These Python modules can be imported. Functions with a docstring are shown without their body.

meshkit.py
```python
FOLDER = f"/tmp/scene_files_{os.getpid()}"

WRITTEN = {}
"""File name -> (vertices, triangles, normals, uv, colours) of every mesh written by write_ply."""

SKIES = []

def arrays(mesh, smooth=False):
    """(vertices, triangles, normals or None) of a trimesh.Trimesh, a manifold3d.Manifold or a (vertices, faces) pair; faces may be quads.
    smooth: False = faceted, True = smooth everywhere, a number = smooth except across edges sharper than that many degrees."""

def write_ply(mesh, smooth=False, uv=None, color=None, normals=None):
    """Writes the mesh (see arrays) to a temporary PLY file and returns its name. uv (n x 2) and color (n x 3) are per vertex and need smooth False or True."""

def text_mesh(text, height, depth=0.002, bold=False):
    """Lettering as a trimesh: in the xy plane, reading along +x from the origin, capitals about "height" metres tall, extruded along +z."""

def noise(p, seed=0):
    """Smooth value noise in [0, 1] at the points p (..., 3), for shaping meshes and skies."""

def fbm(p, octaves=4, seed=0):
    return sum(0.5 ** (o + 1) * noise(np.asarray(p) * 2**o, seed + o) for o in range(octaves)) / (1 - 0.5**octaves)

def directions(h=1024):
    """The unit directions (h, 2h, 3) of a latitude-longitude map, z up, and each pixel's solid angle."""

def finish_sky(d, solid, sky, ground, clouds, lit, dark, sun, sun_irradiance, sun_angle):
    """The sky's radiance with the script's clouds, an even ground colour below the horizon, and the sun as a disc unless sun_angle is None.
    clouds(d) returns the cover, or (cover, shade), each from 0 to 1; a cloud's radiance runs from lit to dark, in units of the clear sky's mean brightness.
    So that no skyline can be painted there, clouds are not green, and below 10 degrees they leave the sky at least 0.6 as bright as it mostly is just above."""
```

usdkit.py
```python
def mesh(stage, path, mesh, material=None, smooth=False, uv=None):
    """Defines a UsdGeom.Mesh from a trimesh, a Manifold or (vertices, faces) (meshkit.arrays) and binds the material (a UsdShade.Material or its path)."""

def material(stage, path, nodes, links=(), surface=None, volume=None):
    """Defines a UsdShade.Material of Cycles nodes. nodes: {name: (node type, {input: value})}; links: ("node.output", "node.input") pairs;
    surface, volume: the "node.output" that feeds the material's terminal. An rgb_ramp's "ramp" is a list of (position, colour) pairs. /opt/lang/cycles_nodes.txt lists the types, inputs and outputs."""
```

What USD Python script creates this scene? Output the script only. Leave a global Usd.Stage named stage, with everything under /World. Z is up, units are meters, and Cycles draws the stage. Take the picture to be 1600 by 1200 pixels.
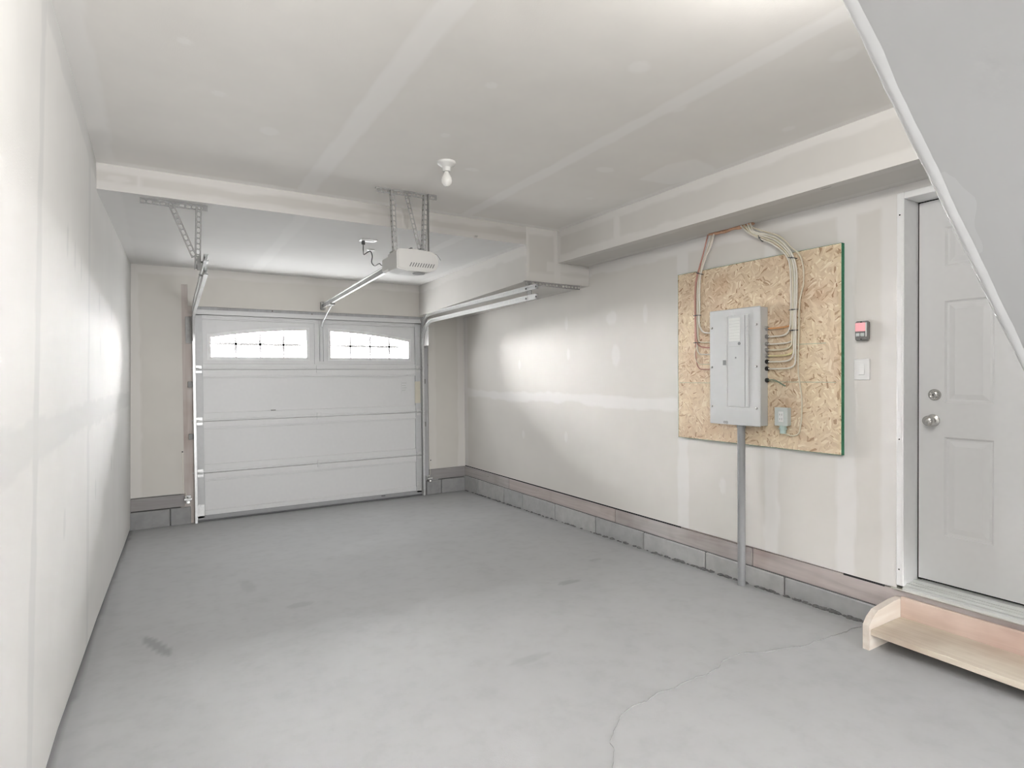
import math, random
import numpy as np
import trimesh
from shapely.geometry import Polygon, box as sbox, Point, LineString
from shapely.ops import unary_union
from pxr import Usd, UsdGeom, UsdLux, UsdShade, Gf, Sdf, Vt
import usdkit, meshkit

random.seed(7)
RNG = np.random.default_rng(7)
stage = Usd.Stage.CreateInMemory()
UsdGeom.SetStageUpAxis(stage, 'Z')
UsdGeom.SetStageMetersPerUnit(stage, 1.0)
W = UsdGeom.Xform.Define(stage, '/World')
stage.SetDefaultPrim(W.GetPrim())
UsdGeom.Scope.Define(stage, '/World/Looks')

# ------------------------------------------------------------------ camera, sky, exposure
CAM_H, F_PX, YAW, PITCH, ROLL = 1.42, 906.66, 0.5456, -0.0152, -0.008
EXPOSURE = 0.11
SKY = 56.0                       # overcast daylight
PANE_GLOW = 6.8                      # glow added to the garage door panes to brighten the room
BACKWIN_FILL = 26.0                   # glow of an added, unseen back window used as fill light
FILL_BULB = 560.0                     # two added, unseen ceiling bulbs used as fill light
cam = UsdGeom.Camera.Define(stage, '/World/camera')
cam.CreateHorizontalApertureAttr(36.0)
cam.CreateVerticalApertureAttr(27.0)
cam.CreateFocalLengthAttr(36.0 * F_PX / 1600.0)
cam.CreateClippingRangeAttr((0.03, 500.0))
cam.CreateExposureAttr(EXPOSURE)


def cam_basis():
    def d(r, u, f):
        c, s = math.cos(ROLL), math.sin(ROLL); r, u = r * c - u * s, u * c + r * s
        c, s = math.cos(PITCH), math.sin(PITCH); f, u = f * c - u * s, u * c + f * s
        c, s = math.cos(YAW), math.sin(YAW)
        return (r * c + f * s, -r * s + f * c, u)
    return d(1, 0, 0), d(0, 1, 0), d(0, 0, -1)


_x, _y, _z = cam_basis()
cam.AddTransformOp().Set(Gf.Matrix4d(*_x, 0, *_y, 0, *_z, 0, 0, 0, CAM_H, 1))
sky = UsdLux.DomeLight.Define(stage, '/World/sky')           # even overcast daylight
sky.CreateColorAttr(Gf.Vec3f(0.99, 0.99, 1.0))
sky.CreateIntensityAttr(SKY)

# ------------------------------------------------------------------ main dimensions (metres)
SL = 0.0161                       # the floor falls towards the garage door
YF, XR, ZC, ZD, YB, ZJ = 6.965, 3.483, 2.729, 2.57, 4.321, 0.2207
YBACK = -4.0
fz = lambda y: -SL * y

# ------------------------------------------------------------------ materials
MATS = {}


def M(name, nodes, links=(), surface='p.BSDF'):
    MATS[name] = usdkit.material(stage, '/World/Looks/' + name, nodes, links, surface)
    return MATS[name]


def plain(name, col, rough=0.5, metal=0.0, var=0.04, scale=30.0, bump=0.0, **kw):
    c = np.array(col, float)
    n = {'g': ('texture_coordinate', {}), 'n': ('noise_texture', {'scale': scale, 'detail': 4.0}),
         'r': ('rgb_ramp', {'ramp': [(0.25, tuple(c * (1 - var))), (0.75, tuple(np.minimum(c * (1 + var), 1)))]}),
         'p': ('principled_bsdf', {'roughness': rough, 'metallic': metal, **kw})}
    l = [('g.object', 'n.vector'), ('n.fac', 'r.fac'), ('r.color', 'p.base_color')]
    if bump:
        n['b'] = ('bump', {'strength': bump, 'distance': 0.004})
        l += [('n.fac', 'b.height'), ('b.normal', 'p.normal')]
    return M(name, n, l)


def drywall(name, paper, mud, rough=0.9):
    """Unpainted gypsum board: the 'mud' attribute marks taped joints and filled screw heads, 'stain' scuffs."""
    M(name, {
        'g': ('geometry', {}), 'a': ('attribute', {'attribute': 'mud'}), 's': ('attribute', {'attribute': 'stain'}),
        'n': ('noise_texture', {'scale': 2.2, 'detail': 5.0, 'roughness': 0.6}),
        'v': ('rgb_ramp', {'ramp': [(0.3, tuple(np.array(paper) * 0.97)), (0.7, tuple(np.array(paper) * 1.02))]}),
        'm': ('mix_color', {'b': mud}), 'd': ('mix_color', {'b': tuple(np.array(paper) * 0.62)}),
        'f': ('noise_texture', {'scale': 160.0, 'detail': 3.0}), 'h': ('math', {'math_type': 'multiply_add', 'value2': 0.8}),
        'b': ('bump', {'strength': 0.16, 'distance': 0.002}),
        'p': ('principled_bsdf', {'roughness': rough, 'specular_ior_level': 0.25})},
        [('g.position', 'n.vector'), ('g.position', 'f.vector'), ('n.fac', 'v.fac'), ('v.color', 'm.a'), ('a.fac', 'm.fac'),
         ('m.result', 'd.a'), ('s.fac', 'd.fac'), ('d.result', 'p.base_color'),
         ('a.fac', 'h.value1'), ('f.fac', 'h.value3'), ('h.value', 'b.height'), ('b.normal', 'p.normal')])


drywall('drywall_left', (0.70, 0.69, 0.67), (0.625, 0.62, 0.605))
drywall('drywall_front', (0.67, 0.645, 0.60), (0.73, 0.705, 0.67))
drywall('drywall_right', (0.71, 0.685, 0.65), (0.775, 0.755, 0.735))
drywall('drywall_ceiling', (0.85, 0.825, 0.79), (0.90, 0.88, 0.855))
drywall('drywall_drop', (0.72, 0.71, 0.695), (0.77, 0.76, 0.745))
drywall('drywall_box_shaded', (0.55, 0.53, 0.50), (0.63, 0.61, 0.585))  # darker board copy: shade of the bulkhead face put into the colour
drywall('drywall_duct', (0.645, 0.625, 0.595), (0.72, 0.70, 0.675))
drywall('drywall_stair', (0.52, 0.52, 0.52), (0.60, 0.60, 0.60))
plain('exterior_siding', (0.5, 0.5, 0.5), 0.8)
plain('driveway_concrete', (0.48, 0.48, 0.47), 0.9)
M('floor_concrete', {
    'g': ('geometry', {}), 's': ('attribute', {'attribute': 'stain'}),
    'n1': ('noise_texture', {'scale': 1.1, 'detail': 7.0, 'roughness': 0.62, 'distortion': 0.6}),
    'n2': ('noise_texture', {'scale': 9.0, 'detail': 6.0, 'roughness': 0.65}),
    'n3': ('noise_texture', {'scale': 140.0, 'detail': 3.0}),
    'r1': ('rgb_ramp', {'ramp': [(0.3, (0.435, 0.441, 0.448)), (0.7, (0.475, 0.481, 0.487))]}),
    'r2': ('rgb_ramp', {'ramp': [(0.30, (0.93, 0.93, 0.93)), (0.5, (1, 1, 1)), (0.74, (1.03, 1.03, 1.03))]}),
    'm': ('mix_color', {'blend_type': 'multiply', 'fac': 1.0, 'use_clamp': False}), 'd': ('mix_color', {'b': (0.28, 0.28, 0.285)}),
    'h': ('math', {'math_type': 'multiply_add', 'value2': 0.35}), 'b': ('bump', {'strength': 0.25, 'distance': 0.004}),
    'p': ('principled_bsdf', {'roughness': 0.62, 'specular_ior_level': 0.35})},
    [('g.position', 'n1.vector'), ('g.position', 'n2.vector'), ('g.position', 'n3.vector'), ('n1.fac', 'r1.fac'), ('n2.fac', 'r2.fac'),
     ('r1.color', 'm.a'), ('r2.color', 'm.b'), ('m.result', 'd.a'), ('s.fac', 'd.fac'), ('d.result', 'p.base_color'),
     ('n3.fac', 'h.value1'), ('n2.fac', 'h.value3'), ('h.value', 'b.height'), ('b.normal', 'p.normal')])
plain('crack_dark', (0.33, 0.33, 0.33), 0.9)
plain('gap_dark', (0.02, 0.02, 0.02), 0.9)


def block_mat(name, c):
    plain(name, c, 0.92, var=0.10, scale=14.0, bump=0.5)


block_mat('block_a', (0.42, 0.42, 0.418)); block_mat('block_b', (0.40, 0.402, 0.402)); block_mat('block_c', (0.44, 0.44, 0.435))
block_mat('block_shaded', (0.31, 0.31, 0.31))  # front curb copy: shade of the recessed face put into the colour
block_mat('mortar', (0.17, 0.17, 0.17))


def wood(name, c1, c2, axis='y', stretch=14.0, scale=1.6, knots=True):
    sc = {'x': (1, stretch, stretch), 'y': (stretch, 1, stretch), 'z': (stretch, stretch, 1)}[axis]
    M(name, {'g': ('geometry', {}), 'mp': ('mapping', {'scale': sc}),
             'n': ('noise_texture', {'scale': scale, 'detail': 5.0, 'distortion': 0.8}),
             'k': ('noise_texture', {'scale': 2.3, 'detail': 3.0}), 'kv': ('voronoi_texture', {'scale': 6.5}),
             'kr': ('rgb_ramp', {'ramp': [(0.03, (0.45, 0.38, 0.34)), (0.075, (1, 1, 1))]}), 'm2': ('mix_color', {'blend_type': 'multiply', 'fac': 1.0 if knots else 0.0, 'use_clamp': False}),
             'r': ('rgb_ramp', {'ramp': [(0.3, c1), (0.68, c2)]}),
             'rk': ('rgb_ramp', {'ramp': [(0.3, (0.80, 0.74, 0.72)), (0.5, (1, 1, 1)), (0.75, (1.04, 1.04, 1.05))]}),
             'm': ('mix_color', {'blend_type': 'multiply', 'fac': 1.0, 'use_clamp': False}),
             'p': ('principled_bsdf', {'roughness': 0.75, 'specular_ior_level': 0.3})},
      [('g.position', 'mp.vector'), ('mp.vector', 'n.vector'), ('g.position', 'k.vector'), ('n.fac', 'r.fac'), ('k.fac', 'rk.fac'),
       ('r.color', 'm.a'), ('rk.color', 'm.b'), ('g.position', 'kv.vector'), ('kv.distance', 'kr.fac'), ('m.result', 'm2.a'), ('kr.color', 'm2.b'), ('m2.result', 'p.base_color')])


wood('plank_grey', (0.40, 0.375, 0.365), (0.50, 0.47, 0.46))
wood('plank_dark', (0.28, 0.265, 0.26), (0.35, 0.335, 0.33), 'x')
wood('plank_pink', (0.43, 0.38, 0.365), (0.53, 0.475, 0.455))
wood('plank_brown', (0.39, 0.355, 0.325), (0.48, 0.445, 0.41))
wood('jamb_lumber', (0.52, 0.455, 0.42), (0.60, 0.55, 0.52), 'z')
wood('jamb_grey', (0.42, 0.42, 0.425), (0.50, 0.50, 0.51), 'z')
wood('pine', (0.62, 0.54, 0.44), (0.72, 0.65, 0.55), 'y')
wood('pine_pink', (0.58, 0.445, 0.375), (0.68, 0.55, 0.475), 'y')
wood('pine_pale', (0.68, 0.60, 0.52), (0.76, 0.70, 0.63), 'x')


def strand(a, ang, k=1.0):
    return {a + 'r': ('mapping', {'rotation': (ang, 0, 0)}), a + 'm': ('mapping', {'scale': (20, 19 * k, 80 * k)}),
            a: ('voronoi_texture', {'scale': 1.0, 'randomness': 1.0})}


osb = {'g': ('geometry', {}), 'w': ('noise_texture', {'scale': 9.0, 'detail': 2.0}),
       'wv': ('vector_math', {'math_type': 'multiply_add', 'vector2': (0.05, 0.05, 0.05)}),
       **strand('s1', 0.45), **strand('s2', -0.85, 1.2), **strand('s3', 1.5),
       'sel': ('voronoi_texture', {'scale': 28.0}), 'b1': ('math', {'math_type': 'greater_than', 'value2': 0.38}),
       'b2': ('math', {'math_type': 'greater_than', 'value2': 0.70}), 'sx': ('separate_color', {}),
       'm1': ('mix_color', {}), 'm2': ('mix_color', {}), 'bw': ('separate_color', {}),
       'r': ('rgb_ramp', {'ramp': [(0.0, (0.38, 0.245, 0.155)), (0.06, (0.52, 0.375, 0.255)), (0.15, (0.64, 0.50, 0.36)), (0.5, (0.70, 0.565, 0.415)), (0.85, (0.755, 0.63, 0.475)), (1.0, (0.84, 0.745, 0.60))]}),
       'n': ('noise_texture', {'scale': 3.4, 'detail': 3.0}),
       't': ('rgb_ramp', {'ramp': [(0.32, (0.88, 0.80, 0.74)), (0.46, (0.98, 0.96, 0.94)), (0.62, (1.03, 1.03, 0.98))]}),
       'mm': ('mix_color', {'blend_type': 'multiply', 'fac': 1.0, 'use_clamp': False}),
       'bp': ('bump', {'strength': 0.3, 'distance': 0.002}),
       'p': ('principled_bsdf', {'roughness': 0.7, 'specular_ior_level': 0.3})}
M('osb', osb, [('g.position', 'w.vector'), ('w.color', 'wv.vector1'), ('g.position', 'wv.vector3'),
               ('wv.vector', 's1r.vector'), ('wv.vector', 's2r.vector'), ('wv.vector', 's3r.vector'), ('s1r.vector', 's1m.vector'), ('s2r.vector', 's2m.vector'), ('s3r.vector', 's3m.vector'),
               ('s1m.vector', 's1.vector'), ('s2m.vector', 's2.vector'), ('s3m.vector', 's3.vector'), ('wv.vector', 'sel.vector'),
               ('sel.color', 'sx.color'), ('sx.r', 'b1.value1'), ('sx.r', 'b2.value1'), ('b1.value', 'm1.fac'), ('b2.value', 'm2.fac'),
               ('s1.color', 'm1.a'), ('s2.color', 'm1.b'), ('m1.result', 'm2.a'), ('s3.color', 'm2.b'), ('m2.result', 'bw.color'),
               ('bw.r', 'r.fac'), ('g.position', 'n.vector'), ('n.fac', 't.fac'), ('r.color', 'mm.a'), ('t.color', 'mm.b'), ('mm.result', 'p.base_color'),
               ('bw.g', 'bp.height'), ('bp.normal', 'p.normal')])
plain('chalk_green', (0.46, 0.48, 0.36), 0.9, var=0.2, scale=60)
plain('green_edge', (0.03, 0.20, 0.105), 0.7, var=0.3, scale=60)
plain('steel_white', (0.70, 0.70, 0.70), 0.42, var=0.015)
plain('bottom_grey', (0.33, 0.335, 0.34), 0.5, var=0.03)
plain('steel_stile', (0.56, 0.565, 0.57), 0.4, var=0.03)
plain('vinyl_white', (0.80, 0.80, 0.80), 0.4, var=0.01)
plain('muntin_grey', (0.10, 0.10, 0.10), 0.5)
plain('door_white', (0.72, 0.72, 0.72), 0.38, var=0.012)
plain('jamb_white', (0.86, 0.86, 0.86), 0.45, var=0.02)
plain('rubber_grey', (0.16, 0.16, 0.165), 0.7)
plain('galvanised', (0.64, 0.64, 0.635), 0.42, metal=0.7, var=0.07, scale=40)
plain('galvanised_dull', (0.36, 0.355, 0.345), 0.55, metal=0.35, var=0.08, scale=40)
plain('galvanised_shade', (0.27, 0.268, 0.262), 0.6, metal=0.2, var=0.08, scale=40)  # darker copy of the steel, shade put into its colour
plain('steel_bright', (0.70, 0.70, 0.70), 0.35, metal=0.8, var=0.04)
plain('nickel', (0.60, 0.59, 0.57), 0.22, metal=1.0, var=0.03)
plain('opener_grey', (0.58, 0.57, 0.55), 0.45, var=0.01)
plain('opener_dark', (0.20, 0.20, 0.20), 0.5)
plain('lens_grey', (0.36, 0.36, 0.36), 0.3)
plain('panel_grey', (0.60, 0.61, 0.61), 0.38, var=0.01)
plain('paper_label', (0.74, 0.75, 0.73), 0.8, var=0.01)
plain('label_ink', (0.52, 0.54, 0.52), 0.8)
plain('logo_grey', (0.20, 0.205, 0.21), 0.5)
plain('pvc_grey', (0.30, 0.305, 0.31), 0.5, var=0.03)
plain('plastic_white', (0.78, 0.78, 0.77), 0.35, var=0.01)
plain('plastic_box', (0.58, 0.62, 0.60), 0.45, var=0.02)
plain('plastic_clear_box', (0.50, 0.62, 0.58), 0.35, var=0.03)
plain('plastic_black', (0.03, 0.03, 0.03), 0.4)
plain('control_grey', (0.17, 0.165, 0.16), 0.4)
plain('cable_white', (0.78, 0.74, 0.66), 0.45, var=0.03)
plain('cable_ivory', (0.72, 0.66, 0.52), 0.45, var=0.03)
plain('cable_yellow', (0.72, 0.64, 0.36), 0.45, var=0.03)
plain('cable_red', (0.52, 0.27, 0.22), 0.45, var=0.05)
plain('cable_orange', (0.70, 0.36, 0.16), 0.45, var=0.05)
plain('cable_green', (0.24, 0.30, 0.22), 0.6, var=0.05)
plain('cable_black', (0.04, 0.04, 0.04), 0.5)
plain('cable_dark', (0.10, 0.10, 0.10), 0.5)
plain('raw_slot', (0.60, 0.36, 0.24), 0.85, var=0.2, scale=40)
plain('porcelain', (0.80, 0.795, 0.78), 0.25, var=0.01)
plain('sill_metal', (0.60, 0.615, 0.60), 0.45, metal=0.15, var=0.03)
plain('sill_wood', (0.50, 0.49, 0.44), 0.6, var=0.05)
plain('sticker_cream', (0.66, 0.62, 0.52), 0.6, var=0.02)
plain('mud_ridge', (0.56, 0.56, 0.558), 0.85, var=0.03, scale=20)
M('bulb_glass', {'p': ('principled_bsdf', {'base_color': (0.88, 0.87, 0.84), 'roughness': 0.12, 'subsurface_weight': 0.0})})
M('pink_glow', {'p': ('principled_bsdf', {'base_color': (0.70, 0.36, 0.38), 'roughness': 0.35, 'emission_color': (1.0, 0.42, 0.45), 'emission_strength': 0.35})})
M('led_white', {'p': ('principled_bsdf', {'base_color': (0.9, 0.9, 0.9), 'emission_color': (1, 0.97, 0.92), 'emission_strength': 2.0})})
def glazing(name, glow):
    """Glass that lets the outdoors through, with an added glow of its own."""
    M(name, {'f': ('fresnel', {'IOR': 1.45}), 't': ('transparent_bsdf', {'color': (0.95, 0.96, 0.96)}), 'e': ('emission', {'color': (0.985, 0.99, 1.0), 'strength': glow}),
             'g': ('glossy_bsdf', {'roughness': 0.02, 'color': (0.9, 0.9, 0.9)}), 'm': ('mix_closure', {}), 'a': ('add_closure', {})},
      [('f.fac', 'm.fac'), ('t.BSDF', 'm.closure1'), ('g.BSDF', 'm.closure2'), ('m.closure', 'a.closure1'), ('e.emission', 'a.closure2')], surface='a.closure')


glazing('window_glass_glow', PANE_GLOW)
M('added_window_glow', {'p': ('principled_bsdf', {'base_color': (0.8, 0.8, 0.8), 'roughness': 0.3, 'emission_color': (0.985, 0.99, 1.0), 'emission_strength': BACKWIN_FILL})})  # glow of the added back window, there as fill light
M('bulb_fill', {'e': ('emission', {'color': (1.0, 0.98, 0.945), 'strength': FILL_BULB})}, surface='e.emission')

# ------------------------------------------------------------------ helpers
USED = {}


def free(parent, name):
    k = USED.get((parent, name), 0)
    USED[(parent, name)] = k + 1
    return f'{parent}/{name}' + (f'_{k:03d}' if k else '')


LOC = {}
STANDOFF = 0.0                    # extra distance from the right wall for what is mounted on the strand board


def tag(prim, label=None, cat=None, group=None, kind=None):
    for k, v in (('label', label), ('category', cat), ('group', group), ('kind', kind)):
        if v:
            prim.SetCustomDataByKey(k, v)
    return prim


def thing(name, label, cat, loc=(0, 0, 0), group=None, kind=None):
    path = free('/World', name)
    x = UsdGeom.Xform.Define(stage, path)
    x.AddTranslateOp().Set(Gf.Vec3d(*map(float, loc)))
    LOC[path] = np.array(loc, float)
    tag(x.GetPrim(), label, cat, group, kind)
    return path


def put(parent, name, mesh, mat, smooth=35, label=None, kind=None, attrs=None):
    """A mesh given in world coordinates becomes one part of a thing (or a sub-part of a part)."""
    if isinstance(mesh, list):
        mesh = trimesh.util.concatenate([m for m in mesh])
    root = '/'.join(parent.split('/')[:3])
    off = LOC.get(root, np.zeros(3))
    path = free(parent, name)
    if attrs is None:
        m = mesh.copy(); m.apply_translation(-off + np.array([STANDOFF, 0, 0]))
        p = usdkit.mesh(stage, path, m, MATS[mat], smooth)
    else:
        p = usdkit.mesh(stage, path, (np.asarray(mesh[0]) - off, mesh[1]), MATS[mat], False)
        for k, v in attrs.items():
            UsdGeom.PrimvarsAPI(p).CreatePrimvar(k, Sdf.ValueTypeNames.FloatArray, 'vertex').Set(Vt.FloatArray.FromNumpy(np.asarray(v, np.float32)))
    if label or kind:
        tag(p.GetPrim(), label, None, None, kind)
    return path


def cbox(x0, x1, y0, y1, z0, z1, b=0.0):
    """A box with chamfered edges."""
    x0, x1 = sorted((x0, x1)); y0, y1 = sorted((y0, y1)); z0, z1 = sorted((z0, z1))
    if b <= 0:
        m = trimesh.creation.box([x1 - x0, y1 - y0, z1 - z0]); m.apply_translation([(x0 + x1) / 2, (y0 + y1) / 2, (z0 + z1) / 2]); return m
    b = min(b, (x1 - x0) * .45, (y1 - y0) * .45, (z1 - z0) * .45)
    pts = []
    for sx in (0, 1):
        for sy in (0, 1):
            for sz in (0, 1):
                c = np.array([(x0, x1)[sx], (y0, y1)[sy], (z0, z1)[sz]]); s = np.array([1 - 2 * sx, 1 - 2 * sy, 1 - 2 * sz]) * b
                for k in range(3):
                    q = c + s; q[k] = c[k]; pts.append(q)
    return trimesh.convex.convex_hull(np.array(pts))


def hull(pts):
    return trimesh.convex.convex_hull(np.asarray(pts, float))


def tube(pts, r, sides=10, closed_ends=True, smooth_path=0):
    p = np.asarray(pts, float)
    if smooth_path:
        p = spline(p, smooth_path)
    n = len(p); T = np.gradient(p, axis=0); T /= np.linalg.norm(T, axis=1, keepdims=True) + 1e-12
    up = np.array([0, 0, 1.0]) if abs(T[0][2]) < .9 else np.array([1.0, 0, 0])
    N = np.cross(T[0], up); N /= np.linalg.norm(N); V = []
    for i in range(n):
        N = N - T[i] * (N @ T[i]); N /= np.linalg.norm(N); B = np.cross(T[i], N)
        a = np.linspace(0, 2 * np.pi, sides, endpoint=False)
        rr = r[i] if np.ndim(r) else r
        V.append(p[i] + rr * (np.cos(a)[:, None] * N + np.sin(a)[:, None] * B))
    V = np.concatenate(V); F = []
    for i in range(n - 1):
        for k in range(sides):
            a, b = i * sides + k, i * sides + (k + 1) % sides
            F += [[a, b, b + sides], [a, b + sides, a + sides]]
    if closed_ends:
        V = np.vstack([V, p[0], p[-1]]); c0, c1 = len(V) - 2, len(V) - 1; e = (n - 1) * sides
        for k in range(sides):
            F += [[c0, (k + 1) % sides, k], [c1, e + k, e + (k + 1) % sides]]
    return trimesh.Trimesh(V, np.array(F), process=False)


def spline(p, per=8):
    p = np.asarray(p, float); q = np.vstack([2 * p[0] - p[1], p, 2 * p[-1] - p[-2]]); out = []
    for i in range(1, len(q) - 2):
        t = np.linspace(0, 1, per, endpoint=False)[:, None]
        a, b, c, d = q[i - 1], q[i], q[i + 1], q[i + 2]
        out.append(.5 * (2 * b + (c - a) * t + (2 * a - 5 * b + 4 * c - d) * t**2 + (3 * b - a - 3 * c + d) * t**3))
    return np.vstack(out + [p[-1:]])


def frame(o, x, y):
    x = np.array(x, float); x /= np.linalg.norm(x); y = np.array(y, float); y -= x * (x @ y); y /= np.linalg.norm(y)
    m = np.eye(4); m[:3, 0], m[:3, 1], m[:3, 2], m[:3, 3] = x, y, np.cross(x, y), o
    return m


def extrude(poly, t, o, x, y):
    """A shapely outline in the plane (o; x, y), extruded by t along x cross y."""
    gs = getattr(poly, 'geoms', [poly]); T = frame(o, x, y); out = []
    for g in gs:
        if g.area > 1e-9:
            m = trimesh.creation.extrude_polygon(g, abs(t), engine='earcut')
            if t < 0: m.apply_translation([0, 0, t])
            m.apply_transform(T); out.append(m)
    return trimesh.util.concatenate(out)


def lathe(profile, o, axis, n=28):
    """profile: (distance along the axis, radius) pairs."""
    p = np.array(profile, float)
    m = trimesh.creation.revolve(np.stack([p[:, 1], p[:, 0]], 1), sections=n)
    a = np.array(axis, float); a /= np.linalg.norm(a)
    m.apply_transform(trimesh.geometry.align_vectors([0, 0, 1], a)); m.apply_translation(o)
    return m


def cyl(p, q, r, n=14):
    p, q = np.array(p, float), np.array(q, float); L = np.linalg.norm(q - p)
    return lathe([(0, 0), (0, r), (L, r), (L, 0)], p, q - p, n)


def sweep_yz(profile, path):
    """A closed profile [(a along x, b along the path's normal)] along a path of (x, y, z) points whose bends lie in the YZ plane."""
    P = np.asarray(path, float); pr = np.asarray(profile, float); n, k = len(P), len(pr)
    T = np.gradient(P, axis=0); T /= np.linalg.norm(T, axis=1, keepdims=True)
    X = np.array([1.0, 0, 0]); V = []
    for i in range(n):
        N = np.cross(X, T[i]); N /= np.linalg.norm(N)
        V.append(P[i] + pr[:, :1] * X + pr[:, 1:] * N)
    F = []
    for i in range(n - 1):
        for j in range(k):
            a, b = i * k + j, i * k + (j + 1) % k
            F += [[a, b, b + k], [a, b + k, a + k]]
    m = trimesh.Trimesh(np.concatenate(V), np.array(F), process=False)
    caps = trimesh.creation.triangulate_polygon(Polygon(pr), engine='earcut')
    if len(caps[0]) == k:
        f = np.asarray(caps[1]); F2 = np.vstack([m.faces, f[:, ::-1], f + (n - 1) * k]); m = trimesh.Trimesh(m.vertices, F2, process=False)
    m.fix_normals()
    return m


# painted-on joint compound: masks worked out from plain distances on the board
def sstep(e0, e1, x):
    t = np.clip((x - e0) / (e1 - e0), 0, 1); return t * t * (3 - 2 * t)


def band(c, centre, half, P, wob=0.02, feather=0.022, freq=6.0, seed=1):
    d = np.abs(c - centre) + wob * 2 * (meshkit.fbm(P * freq, 3, seed) - 0.5)
    return 1 - sstep(half - feather / 2, half + feather / 2, d)


def blob(a, b, ca, cb, ra, rb, P, seed=3):
    d = np.hypot((a - ca) / ra, (b - cb) / rb) + 0.5 * (meshkit.fbm(P * 14, 3, seed) - 0.5)
    return 1 - sstep(0.75, 1.1, d)


def inpoly(a, b, pts, feather=0.03):
    import shapely
    pg = Polygon(pts); q = shapely.points(a, b)
    return np.where(shapely.contains(pg, q), 1.0, 1 - sstep(0, feather, shapely.distance(pg, q)))


def most(*ms):
    out = ms[0]
    for m in ms[1:]: out = np.maximum(out, m)
    return out


class Board:
    """A wall or ceiling: finely divided faces that carry the mud mask, and a solid slab behind them."""
    def __init__(s): s.V, s.F, s.mud, s.st, s.n = [], [], [], [], 0

    def face(s, f, u0, u1, v0, v1, res, mask=None, flip=False):
        nu, nv = max(2, int(abs(u1 - u0) / res) + 1), max(2, int(abs(v1 - v0) / res) + 1)
        U, Vv = np.meshgrid(np.linspace(u0, u1, nu), np.linspace(v0, v1, nv), indexing='ij')
        P = f(U.ravel(), Vv.ravel()); i = np.arange(nu * nv).reshape(nu, nv)
        a, b, c, d = i[:-1, :-1].ravel(), i[1:, :-1].ravel(), i[1:, 1:].ravel(), i[:-1, 1:].ravel()
        F = np.vstack([np.stack([a, b, c], 1), np.stack([a, c, d], 1)])
        if flip: F = F[:, ::-1]
        r = mask(P) if mask else 0 * P[:, 0]
        mud, st = r if isinstance(r, tuple) else (r, 0 * P[:, 0])
        s.V.append(P); s.F.append(F + s.n); s.mud.append(mud); s.st.append(st); s.n += len(P)

    def solid(s, m):
        s.V.append(np.array(m.vertices)); s.F.append(np.array(m.faces) + s.n); s.mud.append(np.zeros(len(m.vertices))); s.st.append(np.zeros(len(m.vertices))); s.n += len(m.vertices)

    def put(s, parent, name, mat):
        return put(parent, name, (np.vstack(s.V), np.vstack(s.F)), mat, attrs={'mud': np.concatenate(s.mud), 'stain': np.concatenate(s.st)})


RES = 0.014
flatx = lambda X: (lambda u, v: np.stack([np.full_like(u, X), u, v], 1))
flaty = lambda Y: (lambda u, v: np.stack([u, np.full_like(u, Y), v], 1))
flatz = lambda Z: (lambda u, v: np.stack([u, v, np.full_like(u, Z)], 1))

# ------------------------------------------------------------------ the room shell
# floor
KY, KB, KT = np.array([-4.2, 3.0, 4.4, 7.1]), np.array([-.395, -.385, -.352, -.270]), np.array([-.30, -.30, -.31, -.225])
fl = thing('floor', 'grey bare concrete garage floor with hairline cracks and faint stains', 'floor', kind='structure')
B = Board()


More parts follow.
